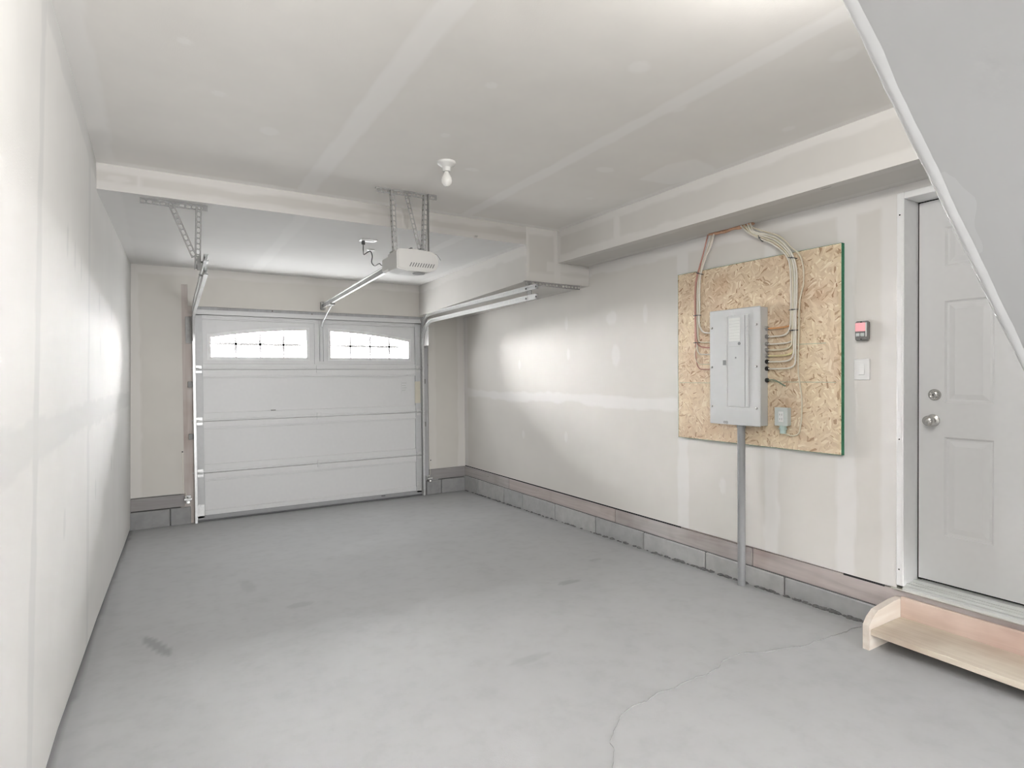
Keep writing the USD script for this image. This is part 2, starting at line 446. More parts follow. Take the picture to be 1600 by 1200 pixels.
def floor_mask(P):
    x, y = P[:, 0], P[:, 1]; z = 0 * x
    st = most(0.75 * blob(x + 0.35 * (y - 3.74), y, -0.035, 3.74, 0.035, 0.19, P, 11), 0.35 * blob(x, y, 0.764, 3.93, 0.09, 0.05, P, 12),
              0.5 * blob(x + .5 * (y - 3.3), y, 2.46, 3.3, 0.10, 0.035, P, 13), 0.35 * blob(x, y, 2.95, 3.6, 0.06, 0.03, P, 14),
              0.25 * blob(x, y, 0.52, 4.5, 0.05, 0.16, P, 15), 0.3 * blob(x, y, 1.6, 2.49, 0.14, 0.03, P, 16),
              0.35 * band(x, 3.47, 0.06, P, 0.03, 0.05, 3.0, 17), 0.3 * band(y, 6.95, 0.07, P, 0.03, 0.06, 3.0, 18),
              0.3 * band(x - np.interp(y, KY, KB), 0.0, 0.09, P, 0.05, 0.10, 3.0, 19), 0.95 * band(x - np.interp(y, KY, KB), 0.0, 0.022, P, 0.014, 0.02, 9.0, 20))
    return z, st


B.face(lambda u, v: np.stack([u, v, fz(v) + 0.004 * (meshkit.fbm(np.stack([u, v, 0 * u], 1) * 1.3, 3, 5) - .5)], 1), -0.62, 3.75, YBACK - .1, 7.25, 0.022, floor_mask)
B.solid(cbox(-.62, 3.75, YBACK - .1, 7.25, -.32, -.13))
B.put(fl, 'slab', 'floor_concrete')


def crack(pts, w, seed, jit=0.012):
    p = spline(pts, 26); n = len(p); q = p.copy()
    q[:, :2] += jit * 2 * (np.stack([meshkit.fbm(p * 12, 5, seed), meshkit.fbm(p * 12, 5, seed + 1)], 1) - .5)
    t = np.gradient(q[:, :2], axis=0); t /= np.linalg.norm(t, axis=1, keepdims=True); nn = np.stack([-t[:, 1], t[:, 0]], 1)
    ww = w * (0.3 + 1.2 * meshkit.noise(p * 23, seed))[:, None]
    a, b = q[:, :2] + nn * ww, q[:, :2] - nn * ww; zt = fz(q[:, 1:2]) + .0035
    V = np.vstack([np.hstack([a, zt]), np.hstack([b, zt]), np.hstack([a, zt - .01]), np.hstack([b, zt - .01])]); F = []
    for i in range(n - 1):
        F += [[i, n + i, n + i + 1], [i, n + i + 1, i + 1], [i, i + 1, 2 * n + i + 1], [i, 2 * n + i + 1, 2 * n + i], [n + i, 3 * n + i, 3 * n + i + 1], [n + i, 3 * n + i + 1, n + i + 1]]
    return trimesh.Trimesh(V, np.array(F), process=False)


put(fl, 'crack', crack([(1.35, 1.55, 0), (1.59, 1.815, 0), (1.826, 1.88, 0), (2.217, 1.894, 0), (2.509, 1.938, 0), (2.88, 1.824, 0), (3.40, 1.78, 0)], 0.0009, 21, .022), 'crack_dark', False)

# left wall: not quite plumb, bowed a little inwards at the far end


def left_wall(u, v):
    xb, xt = np.interp(u, KY, KB), np.interp(u, KY, KT); v = np.maximum(v, fz(u) + .016); t = np.clip((v + .08) / 2.75, 0, 1)
    return np.stack([xb + (xt - xb) * t, u, v], 1)


def left_mask(P):
    y, z = P[:, 1], P[:, 2]
    mud = most(band(y, 2.40, 0.045, P, .03, seed=31), .8 * band(y, 3.92, 0.05, P, .03, seed=32), band(y, 1.75, 0.05, P, .03, seed=33), .8 * band(z, 2.70, 0.09, P, .03, seed=34),
               .7 * band(y, YF, 0.10, P, .02, seed=35), .8 * band(z, 1.22, 0.07, P, .03, seed=36) * (z < 1.3))
    for k, (yy, zz) in enumerate([(3.05, 2.0), (3.3, 1.98), (3.55, 1.96), (4.5, 1.9), (4.55, 1.62), (3.1, .8), (4.3, .75), (5.2, .8), (5.2, 1.9), (1.5, 1.9)]):
        mud = np.maximum(mud, .9 * blob(y, z, yy, zz, .035, .07, P, 40 + k))
    return mud


wl = thing('wall_left', 'long left garage wall of pale taped drywall', 'wall', kind='structure')
B = Board(); B.face(left_wall, YBACK, 7.05, -.085, 2.75, 0.018, left_mask)
B.solid(hull([(x, y, z) for y, xb, xt in ((YBACK - .1, -.41, -.315), (3.0, -.40, -.315), (7.25, -.41, -.34)) for x, z in ((xb, -.3), (xt, 2.85), (-.62, -.3), (-.62, 2.85))]))
B.put(wl, 'drywall', 'drywall_left')
put(wl, 'bottom_gap_shade', [cbox(*sorted((np.interp(a, KY, KB) - .03, np.interp(a, KY, KB) - .012)), a, a + .45, fz(a) - .05, fz(a) + .022) for a in np.arange(YBACK, 6.9, .45)], 'gap_dark', False, label='dark strip painted as the shade in the gap under the drywall')  # near-black strip paints the shade of the gap

# front wall (the garage door wall)
OX0, OX1, OZ1, NX = 0.205, 2.965, 2.175, 0.262


def front_mask(P):
    x, z = P[:, 0], P[:, 2]
    return most(band(x, XR, 0.10, P, .02, seed=51), band(x, -.25, 0.08, P, .02, seed=52), band(z, ZD, 0.09, P, .02, seed=53), .6 * band(x, OX1 + .05, .05, P, .02, seed=54))


wf = thing('wall_front', 'far end wall of taped drywall around the garage door', 'wall', kind='structure')
B = Board(); f = flaty(YF)
B.face(f, -.32, OX0, ZJ - .012, 2.6, RES, front_mask)
B.face(f, OX1, XR + .01, ZJ - .01, 2.6, RES, front_mask)
B.face(f, NX, OX1, OZ1, 2.6, RES, front_mask)
B.face(f, OX0, NX, 2.395, 2.6, RES, front_mask)
T0, T1 = YF + .001, YF + .013
for (a, b, c, d) in [(-.6, OX0, ZJ - .012, 2.85), (OX1, 3.7, ZJ - .01, 2.85), (NX, OX1, OZ1, 2.85), (OX0, NX, 2.395, 2.85)]:
    B.solid(cbox(a, b, T0, T1, c, d))
B.put(wf, 'drywall', 'drywall_front')
# jamb lumber either side and overhead, and the outer wall with an unseen porch recess put in to limit the daylight
DX0, DX1, DZ1 = 0.315, 2.862, 2.125
put(wf, 'jamb_board', cbox(.17, DX0 - .004, YF + .014, YF + .052, -.13, 2.40, .003), 'jamb_lumber', label='exposed pinkish lumber jamb')
put(wf, 'jamb_board', cbox(DX1 + .004, 3.10, YF + .014, YF + .052, -.13, 2.40, .003), 'jamb_grey')
put(wf, 'header_board', cbox(DX0, DX1, YF + .0145, YF + .0515, DZ1 - .01, 2.42, .003), 'jamb_grey')
put(wf, 'exterior_wall', [cbox(-.75, DX0 + .02, YF + .055, 7.2, -.4, 3.2), cbox(DX1 - .02, 3.75, YF + .055, 7.2, -.4, 3.2), cbox(DX0 + .02, DX1 - .02, YF + .055, 7.2, DZ1 - .02, 3.2),
                          cbox(-.75, .13, 7.2, 8.3, -.4, 3.2), cbox(3.04, 3.75, 7.2, 8.3, -.4, 3.2), cbox(-.75, 3.75, 7.2, 8.3, 2.33, 3.2)], 'exterior_siding', False)

# right wall with the entry door opening
EY0, EY1, EZ0, EZ1 = 0.69, 1.637, 0.215, 2.40       # rough opening


def right_mask(P):
    y, z = P[:, 1], P[:, 2]
    mud = most(band(y, 3.172, .055, P, .02, seed=61), band(y, 2.41, .05, P, .025, seed=62), band(y, 1.915, .055, P, .02, seed=63), band(y, 1.675, .045, P, .012, seed=64),
               band(z, 2.42, .075, P, .03, seed=65), band(z, 1.18 + .01 * np.sin(y * 3), .05, P, .035, seed=66) * (y > 3.17), band(y, YF, .10, P, .02, seed=67),
               band(z, 2.44, .045, P, .02, seed=68) * (y < 1.8))
    for k, (yy, zz, a, b) in enumerate([(4.68, 1.935, .03, .07), (4.0, 1.93, .08, .06), (4.652, 1.627, .03, .06), (3.95, 1.59, .06, .11), (5.57, 1.54, .03, .06), (3.58, 1.93, .03, .08), (5.5, .75, .03, .05), (4.7, .8, .03, .06), (2.8, .6, .03, .06)]):
        mud = np.maximum(mud, .75 * blob(y, z, yy, zz, a, b, P, 70 + k))
    return mud


wr = thing('wall_right', 'right garage wall of taped drywall behind the electrical panel', 'wall', kind='structure')
B = Board(); f = flatx(XR)
for (a, b, c, d) in [(EY1, YF + .01, ZJ, 2.46), (YBACK, EY0, ZJ, 2.46), (EY0, EY1, EZ1, 2.46)]:
    B.face(f, a, b, c, d, RES, right_mask, flip=True)
for (a, b, c, d) in [(EY1, 7.2, ZJ, 2.85), (YBACK - .1, EY0, ZJ, 2.85), (EY0, EY1, EZ1, 2.85)]:
    B.solid(cbox(XR + .001, XR + .013, a, b, c, d))
B.put(wr, 'drywall', 'drywall_right')
put(wr, 'stud_framing', [cbox(XR + .02, XR + .16, EY1 + .001, 7.2, -.3, 2.85), cbox(XR + .02, XR + .16, YBACK - .1, EY0 - .001, -.3, 2.85), cbox(XR + .02, XR + .16, EY0, EY1, EZ1 + .001, 2.85), cbox(XR + .02, XR + .16, EY0, EY1, -.3, EZ0 - .02), cbox(XR + .21, XR + .25, YBACK, 7.2, -.3, 2.85)], 'jamb_lumber', False)

# back wall, behind the camera, with an added glowing window as unseen fill light
WBX0, WBX1, WBZ0, WBZ1 = 0.7, 2.5, 0.25, 2.0
wb = thing('wall_back', 'back garage wall of taped drywall behind the viewer', 'wall', kind='structure')
B = Board(); f = flaty(YBACK)
for (a, b, c, d) in [(-.45, WBX0, -.02, 2.75), (WBX1, 3.5, -.02, 2.75), (WBX0, WBX1, -.02, WBZ0), (WBX0, WBX1, WBZ1, 2.75)]:
    B.face(f, a, b, c, d, .05, lambda P: most(band(P[:, 0], .55, .06, P), band(P[:, 0], 2.7, .06, P)), flip=True)
for (a, b, c, d) in [(-.62, WBX0, -.3, 2.85), (WBX1, 3.7, -.3, 2.85), (WBX0, WBX1, -.3, WBZ0), (WBX0, WBX1, WBZ1, 2.85)]:
    B.solid(cbox(a, b, YBACK - .12, YBACK - .002, c, d))
B.put(wb, 'drywall', 'drywall_right')
wn = thing('window_1', 'added glowing fill-light window with a white frame in the back wall behind the viewer', 'window', kind='structure')
for q in ((WBX0, WBX0 + .05, WBZ0, WBZ1), (WBX1 - .05, WBX1, WBZ0, WBZ1), (WBX0 + .05, WBX1 - .05, WBZ0, WBZ0 + .05), (WBX0 + .05, WBX1 - .05, WBZ1 - .05, WBZ1)):
    put(wn, 'frame', cbox(q[0], q[1], YBACK - .09, YBACK + .01, q[2], q[3], .004), 'vinyl_white')
put(wn, 'mullion', cbox(1.58, 1.62, YBACK - .08, YBACK, WBZ0, WBZ1, .004), 'vinyl_white')
for a, b in ((WBX0 + .05, 1.58), (1.62, WBX1 - .05)):
    put(wn, 'pane', cbox(a, b, YBACK - .065, YBACK - .050, WBZ0 + .05, WBZ1 - .05), 'added_window_glow', False)

# ceiling, dropped ceiling, bulkhead, duct box
ce = thing('ceiling', 'pale taped drywall ceiling with a dropped section and boxed ducts', 'ceiling', kind='structure')
XB0, XB1, XS, ZS, ZB0, ZB1 = 2.78, 2.85, 3.122, 2.44, 2.252, 2.19
PATCH = [(2.788, 2.89), (2.748, 2.612), (2.82, 2.47), (3.0, 2.50), (3.12, 2.55), (3.034, 2.854)]


def ceil_mask(P):
    x, y = P[:, 0], P[:, 1]
    mud = most(band(x, .90, .058, P, .02, seed=81), band(x, 2.155, .048, P, .02, seed=82), band(y, YB, .075, P, .02, seed=83), .8 * band(x, -.30, .09, P, .03, seed=84),
               .9 * band(x, XS, .055, P, .02, seed=85), .35 * band(y, 1.15, .09, P, .05, seed=86) * (x < .9), .9 * inpoly(x, y, PATCH))
    for k, (a, b, ra, rb) in enumerate([(.516, 3.324, .05, .06), (1.771, 1.844, .05, .05), (2.21, 2.035, .03, .04), (2.451, 2.874, .07, .05), (1.30, 2.3, .03, .03), (1.35, 2.9, .03, .03), (1.72, 3.3, .05, .03), (2.43, 1.342, .05, .06), (2.9, 1.9, .03, .04), (.1, 2.6, .03, .03), (.25, 3.0, .03, .03), (2.75, 3.4, .03, .03)]):
        mud = np.maximum(mud, .7 * blob(x, y, a, b, ra, rb, P, 90 + k))
    return mud


B = Board(); B.face(flatz(ZC), -.35, XS + .01, YBACK, YB + .005, RES, ceil_mask, flip=True); B.solid(cbox(-.62, 3.7, YBACK - .1, YB + .1, ZC + .002, ZC + .12)); B.put(ce, 'ceiling_board', 'drywall_ceiling')
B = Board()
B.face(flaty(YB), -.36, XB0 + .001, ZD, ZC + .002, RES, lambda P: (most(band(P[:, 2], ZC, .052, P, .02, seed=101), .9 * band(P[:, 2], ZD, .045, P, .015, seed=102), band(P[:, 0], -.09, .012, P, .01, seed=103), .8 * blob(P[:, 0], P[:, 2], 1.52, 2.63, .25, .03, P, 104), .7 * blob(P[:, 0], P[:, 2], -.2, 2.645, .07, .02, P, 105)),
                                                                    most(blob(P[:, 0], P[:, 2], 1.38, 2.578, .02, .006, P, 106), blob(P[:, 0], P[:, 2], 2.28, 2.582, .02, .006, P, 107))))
B.solid(cbox(-.62, XB0, YB + .003, YB + .1, ZD + .004, ZC + .1)); B.put(ce, 'bulkhead_face', 'drywall_box_shaded')
B = Board(); B.face(flatz(ZD), -.36, XB1 + .05, YB, YF + .005, RES, lambda P: most(band(P[:, 0], 2.155, .05, P, .02, seed=111), .6 * band(P[:, 0], .90, .05, P, .02, seed=112), .8 * band(P[:, 0], XB0 + .03, .09, P, .03, seed=113), .8 * band(P[:, 1], YF, .08, P, seed=114), .6 * band(P[:, 0], -.27, .08, P, seed=115)), flip=True)
B.solid(cbox(-.62, 3.7, YB + .01, 7.2, ZD + .002, ZD + .3)); B.put(ce, 'dropped_ceiling_board', 'drywall_drop')
bx = lambda y: XB0 + (XB1 - XB0) * (y - YB) / (YF - YB)
bz = lambda y: ZB0 + (ZB1 - ZB0) * (y - YB) / (YF - YB)
B = Board()
B.face(lambda u, v: np.stack([bx(u), u, bz(u) + (ZD - bz(u)) * v / .32], 1), YB, YF + .005, 0, .321, RES, lambda P: .75 * band(P[:, 2], ZD, .085, P, .03, seed=121), flip=False)
B.face(lambda u, v: np.stack([bx(v) + (XR - bx(v)) * u / .7, v, bz(v)], 1), 0, .705, YB, YF + .005, RES, lambda P: .6 * band(P[:, 0], XR, .09, P, seed=122), flip=True)
B.face(flaty(YB), XB0, XR + .005, ZB0, ZC, RES, lambda P: (most(band(P[:, 0], XB0, .03, P, .01, seed=123), band(P[:, 0], XS, .04, P, .015, seed=124), .8 * band(P[:, 2], 2.40, .04, P, .02, seed=125) * (P[:, 0] > 3.0), .7 * band(P[:, 2], 2.29, .035, P, .02, seed=126), band(P[:, 2], ZC, .055, P, .02, seed=127)),
                                                           .7 * blob(P[:, 0], P[:, 2], XB0 + .01, 2.275, .02, .005, P, 128)))
B.solid(hull([(x, y, z) for y, x0, z0 in ((YB + .002, XB0 + .002, ZB0 + .002), (YF, XB1 + .002, ZB1 + .002)) for x in (x0, XR) for z in (z0, ZD + .1)])); B.put(ce, 'duct_box', 'drywall_duct')
B = Board()
B.face(flatx(XS), YBACK, YB + .002, ZS, ZC + .002, RES, lambda P: most(band(P[:, 2], ZC, .06, P, .02, seed=131), band(P[:, 2], ZS, .065, P, .025, seed=132), band(P[:, 1], 3.52, .035, P, .012, seed=133), band(P[:, 1], YB, .04, P, .015, seed=134)), flip=True)
B.face(flatz(ZS), XS, XR + .005, YBACK, YB + .002, RES, lambda P: (most(.75 * band(P[:, 0], XS, .07, P, .03, seed=135), .7 * band(P[:, 0], XR, .07, P, .03, seed=136)), .7 * blob(P[:, 0], P[:, 1], XS + .04, 1.85, .012, .03, P, 137)), flip=True)
B.solid(cbox(XS + .002, XR, YBACK, YB, ZS + .002, ZC + .05)); B.put(ce, 'duct_soffit', 'drywall_duct')

# the sloping underside of the stairs that cuts across the near right corner
YS1, YS, SLOPE, SX0, SZ0 = -.5, 0.60, 0.808, 1.163, 2.051
sz = lambda x: SZ0 - SLOPE * (x - SX0)
X0s, X1s = SX0 - (ZC + .05 - SZ0) / SLOPE, XR + .02
st = thing('stair_soffit', 'sloping grey drywall underside of the stairs at upper right', 'stair soffit', kind='structure')
nrm = np.array([-SLOPE, 0, -1]) / math.hypot(SLOPE, 1)
B = Board()


def soffit(u, v):
    P = np.stack([u, v, sz(u)], 1)
    P += (0.0022 * (meshkit.fbm(P * 5, 3, 141) - .5) * sstep(0, .03, np.minimum(YS - v, 1)))[:, None] * nrm
    return P


B.face(soffit, X0s, X1s, YS1, YS, .012, lambda P: (most(.55 * band(P[:, 1], YS, .085, P, .03, .03, seed=142), *[.45 * blob(P[:, 0], P[:, 1], a, b, .05, .018, P, 143) for a, b in ((1.52, .42), (1.62, .40), (1.9, .36), (1.35, .35))]),
                                                      .25 * blob(P[:, 0], P[:, 1], 1.30, .17, .012, .05, P, 144)), flip=True)
B.solid(hull([(x, y, sz(x) + dz) for x in (X0s, X1s) for y in (YS1, YS - .004) for dz in (.004, .0)] + [(X1s, YS1, ZC + .04), (X1s, YS - .004, ZC + .04), (X0s, YS1, ZC + .04)]))
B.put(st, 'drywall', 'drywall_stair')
# the mudded corner bead along its edge
xs = np.arange(X0s, X1s, .012); V = []; pr = 9
for x in xs:
    P0 = np.array([x, YS, sz(x)]); j = meshkit.fbm(np.array([[x * 7, 0, 0]]), 4, 150)[0] - .5; j2 = meshkit.fbm(np.array([[x * 16, 3, 0]]), 3, 151)[0] - .5
    w0, w1, h = .009 + .008 * j, .016 + .006 * j2, .0035
    ring = [(-w1, .0), (-w1 * .6, h * .5), (-w1 * .2, h), (0.002, h), (w0 * .55, h * .75), (w0, -.002), (w0 * .7, -.02), (.003, -.03), (.0, -.04)]
    up = np.array([0, 1.0, 0])
    V += [P0 + a * up + b * nrm for a, b in ring]
F = []
for i in range(len(xs) - 1):
    for k in range(pr - 1):
        a = i * pr + k; F += [[a, a + 1, a + pr + 1], [a, a + pr + 1, a + pr]]
mr = trimesh.Trimesh(np.array(V), np.array(F), process=False)
put(st, 'corner_bead', mr, 'mud_ridge', 60, label='lighter mudded corner bead with a ragged edge')

# footing: lumber plate over concrete blocks, along the right and front walls
bl = thing('baseboard_right', 'weathered lumber plate over concrete block curb along the right wall', 'baseboard', kind='structure')
pl_m = ['plank_grey', 'plank_pink', 'plank_brown']
for i, (a, b, m) in enumerate([(5.832, 6.98, 'plank_grey'), (3.972, 5.826, 'plank_pink'), (2.56, 3.966, 'plank_grey'), (0.2, 2.554, 'plank_pink'), (-1.3, .196, 'plank_grey')]):
    o = .002 * (i % 2)
    put(bl, 'plank', cbox(XR + .000 + o, XR + .018, a, b, .088, ZJ - .008 - .002 * (i % 3), .003), m)
put(bl, 'drywall_gap_shade', [cbox(XR + .0006, XR + .004, a, b, ZJ - .012, ZJ + .003) for a, b in ((3.2, 6.96), (1.70, 1.93))], 'gap_dark', False, label='thin dark strip painted as the shade in the gap under the drywall')  # dark strip stands in for shade between drywall and plank
js = [6.985, 6.582, 5.934, 5.508, 4.89, 4.24, 3.6, 2.954, 2.313, 1.66, 1.02, .38, -.26, -.9, -1.3]


def rough_box(x0, x1, y0, y1, z0, z1, seed, amp=.004, sub=2):
    m = cbox(x0, x1, y0, y1, z0, z1, .006)
    for _ in range(sub): m = m.subdivide()
    v = np.array(m.vertices); n = np.stack([meshkit.fbm(v * 22, 3, seed + k) - .5 for k in range(3)], 1); m.vertices = v + amp * 2 * n
    return m


for i in range(len(js) - 1):
    a, b = js[i + 1] + .005, js[i] - .005
    put(bl, 'concrete_block', rough_box(XR - .012 + .004 * ((i * 7) % 3 - 1), XR + .06, a, b, fz(b) - .06, .082, 200 + i), ('block_a', 'block_b', 'block_c')[(i * 5) % 3])
put(bl, 'mortar_bed', cbox(XR + .002, XR + .05, -1.3, 6.98, -.2, .087), 'mortar')
rub = []
for i in range(230):                                     # broken mortar crumbs where the blocks meet the slab
    y = RNG.uniform(1.65, 6.9); s = RNG.uniform(.004, .013) * (1.3 if y < 4 else 1)
    m = trimesh.creation.icosphere(1, s); m.vertices = np.array(m.vertices) * RNG.uniform(.6, 1.4, (len(m.vertices), 1)) * [1, 1.6, .7]
    m.apply_translation([XR - .016 - abs(RNG.normal(0, .006)), y, fz(y) + s * .2]); rub.append(m)
put(bl, 'mortar_crumbs', rub, 'mortar', False, kind='stuff')
bf = thing('baseboard_front', 'weathered lumber plate over concrete block curb beside the garage door', 'baseboard', kind='structure')
put(bf, 'plank', cbox(-.30, .205, YF + .004, YF + .02, .072, ZJ - .020, .003), 'plank_dark')
put(bf, 'plank', cbox(2.965, 3.482, YF + .004, YF + .02, .075, ZJ - .012, .003), 'plank_dark')
for i, (a, b) in enumerate([(-.30, .07), (.076, .262), (2.925, 3.13), (3.136, 3.475)]):
    put(bf, 'concrete_block', rough_box(a, b, YF - .01, YF + .06, -.17, .064, 230 + i), 'block_shaded')

# outdoors: the driveway seen only as light
dv = thing('driveway', 'pale concrete driveway outside the garage door', 'driveway', kind='structure')
put(dv, 'slab', [cbox(-30, 30, 7.26, 60, -.4, -.15)], 'driveway_concrete', False)


# ------------------------------------------------------------------ garage door
gd = thing('door_1', 'closed white sectional overhead garage door with two arched windows', 'garage door', kind='structure')
G0, G1 = .318, 2.858
YI, YO = YF - .004, YF + .036                      # inner and outer skin
SEAM = [-.085, .405, .955, 1.505, 2.115]
WC, WHALF = 1.585, 1.112
wtop = lambda x: 1.957 - .105 * ((x - WC) / WHALF) ** 2
WB = 1.640


def win(x0, x1, grow=0.0):
    xs = np.linspace(x0 - grow, x1 + grow, 24)
    return Polygon([(x0 - grow, WB - grow), (x1 + grow, WB - grow)] + [(x, wtop(np.clip(x, x0, x1)) + grow) for x in xs[::-1]])


WIN = [(.470, 1.457), (1.727, 2.697)]
for i in range(4):
    a, b = SEAM[i] + .0025, SEAM[i + 1] - .0025
    plate = sbox(G0, a, G1, b)
    if i == 3:
        for w in WIN: plate = plate.difference(win(*w, .012))
    inset = .013
    m = [extrude(plate, YO - YI - inset, (0, YI + inset, 0), (1, 0, 0), (0, 0, 1))]
    m[0].apply_translation([0, YO - YI - inset, 0])
    rails = [(a, a + .088), (b - .084, b)] if i < 3 else [(a, a + .060), (b - .075, b)]
    for r0, r1 in rails: m.append(cbox(G0 + .001, G1 - .001, YI, YI + inset + .003, r0, r1, .003))
    for r0, r1 in rails: m.append(cbox(G0 + .001, G1 - .001, YI - .003, YI + .004, r0 + .012, r0 + .026, .002))
    if i == 3: m.append(cbox(1.545, 1.64, YI + .002, YI + inset + .003, a + .06, b - .075, .002))
    m.append(cbox(G0 + .002, G1 - .002, YI + inset + .012, YO + .006, b - .02, b + (.02 if i < 3 else .0)))
    sec = put(gd, 'door_section', m, 'steel_white', 30)
    for x0, x1 in ((G0, G0 + .075), (G1 - .075, G1)):
        put(sec, 'end_stile', cbox(x0, x1, YI - .004, YI + inset, a + .001, b - .001, .002), 'steel_stile')
for x0, x1 in WIN:
    ring = win(x0, x1, .034).difference(win(x0, x1))
    fr = extrude(ring, -.017, (0, YI + .006, 0), (1, 0, 0), (0, 0, 1)); r2 = extrude(win(x0, x1, .014).difference(win(x0, x1, -.002)), .05, (0, YO + .004, 0), (1, 0, 0), (0, 0, 1))
    wf_ = put(gd, 'window_frame', [fr, r2], 'vinyl_white', 30)
    put(wf_, 'pane', extrude(win(x0, x1, .004), .004, (0, YO - .002, 0), (1, 0, 0), (0, 0, 1)), 'window_glass_glow', False)
    zc_ = 1.785
    put(wf_, 'muntin', cbox(x0, x1, YO - .012, YO - .007, zc_ - .010, zc_ + .010), 'vinyl_white')
    for k in (1, 2, 3):
        x = x0 + (x1 - x0) * k / 4
        put(wf_, 'muntin', cbox(x - .010, x + .010, YO - .012, YO - .007, WB, wtop(x)), 'vinyl_white')
put(gd, 'bottom_seal', cbox(G0 - .01, G1 + .01, YI - .004, YO, fz(YF) - .001, -.083, .008), 'rubber_grey')
put(gd, 'bottom_rail', cbox(G0, G1, YI - .012, YI + .01, -.090, -.045, .003), 'bottom_grey')
put(gd, 'top_strut', [cbox(G0, G1, YI - .030, YI + .003, 2.085, 2.089), cbox(G0, G1, YI - .030, YI - .026, 2.085, 2.118), cbox(G0, G1, YI - .004, YI + .002, 2.08, 2.14)], 'steel_white')
put(gd, 'weather_strip', [cbox(.27, .345, YF + .04, YF + .052, -.13, 2.14), cbox(2.83, 2.91, YF + .04, YF + .052, -.13, 2.14), cbox(.27, 2.91, YF + .04, YF + .052, 2.09, 2.16)], 'vinyl_white')
for zz in SEAM[1:4]:
    for x, w in ((G0 + .036, .030), (G1 - .036, .030), (1.585, .024)):
        hg = put(gd, 'hinge', [cbox(x - w, x + w, YI - .009, YI + .002, zz + .008, zz + .045, .002), cbox(x - w, x + w, YI - .008, YI + .002, zz - .04, zz - .008, .002), cyl((x - w, YI - .010, zz + .002), (x + w, YI - .010, zz + .002), .006, 10)], 'galvanised' if w == .030 else 'steel_white')
        if w == .030:
            sgn = -1 if x < 1 else 1
            put(hg, 'roller', [cyl((x, YI - .028, zz + .012), (x + sgn * .075, YI - .028, zz + .012), .005, 8), cyl((x + sgn * .045, YI - .028, zz + .012), (x + sgn * .058, YI - .028, zz + .012), .018, 14)], 'galvanised')
put(gd, 'lift_handle', cbox(1.06, 1.11, YI - .014, YI, 1.043, 1.055, .003), 'galvanised_dull')
put(gd, 'lift_handle', cbox(2.32, 2.37, YI - .016, YI, -.066, -.052, .003), 'rubber_grey')
for x0, x1 in ((G0 + .004, G0 + .07), (G1 - .07, G1 - .004)):
    put(gd, 'bottom_bracket', [cbox(x0, x1, YI - .012, YI, -.07, .075, .002), cyl(((x0 + x1) / 2, YI - .02, .055), ((x0 + x1) / 2, YI - .01, .055), .012, 10)], 'galvanised')
lb = put(gd, 'warning_label', cbox(2.775, 2.850, YI - .0062, YI - .0035, 1.075, 1.35), 'sticker_cream', False, label='cream paper label on the door edge')
lb2 = put(gd, 'warning_label', cbox(2.60, 2.675, YI + .0065, YI + .0085, 1.20, 1.35), 'steel_white', False, label='small faint printed label')
for k in range(4): put(lb2, 'print_line', cbox(2.607, 2.668 - .012 * (k % 2), YI + .0055, YI + .0068, 1.328 - k * .03, 1.334 - k * .03), 'label_ink', False)
put(gd, 'operator_bracket', [cbox(1.600, 1.606, YI - .028, YI, 1.60, 2.10, .001), cbox(1.640, 1.646, YI - .028, YI, 1.60, 2.10, .001), cbox(1.600, 1.646, YI - .006, YI - .002, 1.60, 2.10)], 'steel_white')

# ------------------------------------------------------------------ tracks
def arcpath(x0, x1, y, z0, zc_, r, yend):
    pts = [(x0, y, z) for z in np.linspace(z0, zc_, 8)]
    for t in np.linspace(0, math.pi / 2, 12)[1:]:
        pts.append((x0, y - r + r * math.cos(t), zc_ + r * math.sin(t)))
    yy = y - r
    for t in np.linspace(0, 1, 12)[1:]: pts.append((x0 + (x1 - x0) * t, yy + (yend - yy) * t, zc_ + r))
    return pts


def channel(sgn, w=.024, h=.023, t=.003, lip=.008):
    """C profile, web on the outer side; sgn = +1 when the channel opens towards -x."""
    pts = [(0, -h), (0, h), (-w, h), (-w, h - lip), (-w + t, h - lip), (-w + t, h - t), (-t, h - t), (-t, -h + t), (-w + t, -h + t), (-w + t, -h + lip), (-w, -h + lip), (-w, -h)]
    return [(a * sgn, b) for a, b in pts]


def track(sgn, xv, xe, label):
    t = thing('garage_door_track', label, 'door track', (xv, YF, fz(YF)), 'garage door tracks')
    pr = channel(sgn)
    lo = arcpath(xv, xe, YF - .045, fz(YF) + .004, 1.80, .30, 4.175)
    put(t, 'lower_track', sweep_yz(pr, lo), 'galvanised', 25)
    up = arcpath(xv - .002 * sgn, xe - .002 * sgn, YF - .030, 1.72, 1.945, .24, 4.172)
    put(t, 'upper_track', sweep_yz(channel(sgn, .024, .021), up), 'galvanised', 25)
    for y in (4.20, 4.36):                                       # splice plates and bolts at the end
        for z in (2.10, 2.187): put(t, 'bolt', lathe([(0, 0), (0, .008), (.004, .009), (.007, .006), (.008, 0)], (xe - .004 * sgn, y, z), (-sgn, 0, 0), 10), 'opener_dark')
    for z in (.80, 1.35):
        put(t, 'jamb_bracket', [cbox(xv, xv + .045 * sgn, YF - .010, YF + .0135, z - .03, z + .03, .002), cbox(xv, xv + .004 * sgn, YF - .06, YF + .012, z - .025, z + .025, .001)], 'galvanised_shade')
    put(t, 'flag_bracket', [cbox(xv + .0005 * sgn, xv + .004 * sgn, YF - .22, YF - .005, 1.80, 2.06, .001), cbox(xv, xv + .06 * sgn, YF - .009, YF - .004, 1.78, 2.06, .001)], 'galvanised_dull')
    return t


track(-1, .297, .250, 'galvanised steel roller track along the left side of the garage door')
track(1, 2.880, 2.805, 'galvanised steel roller track along the right side of the garage door')


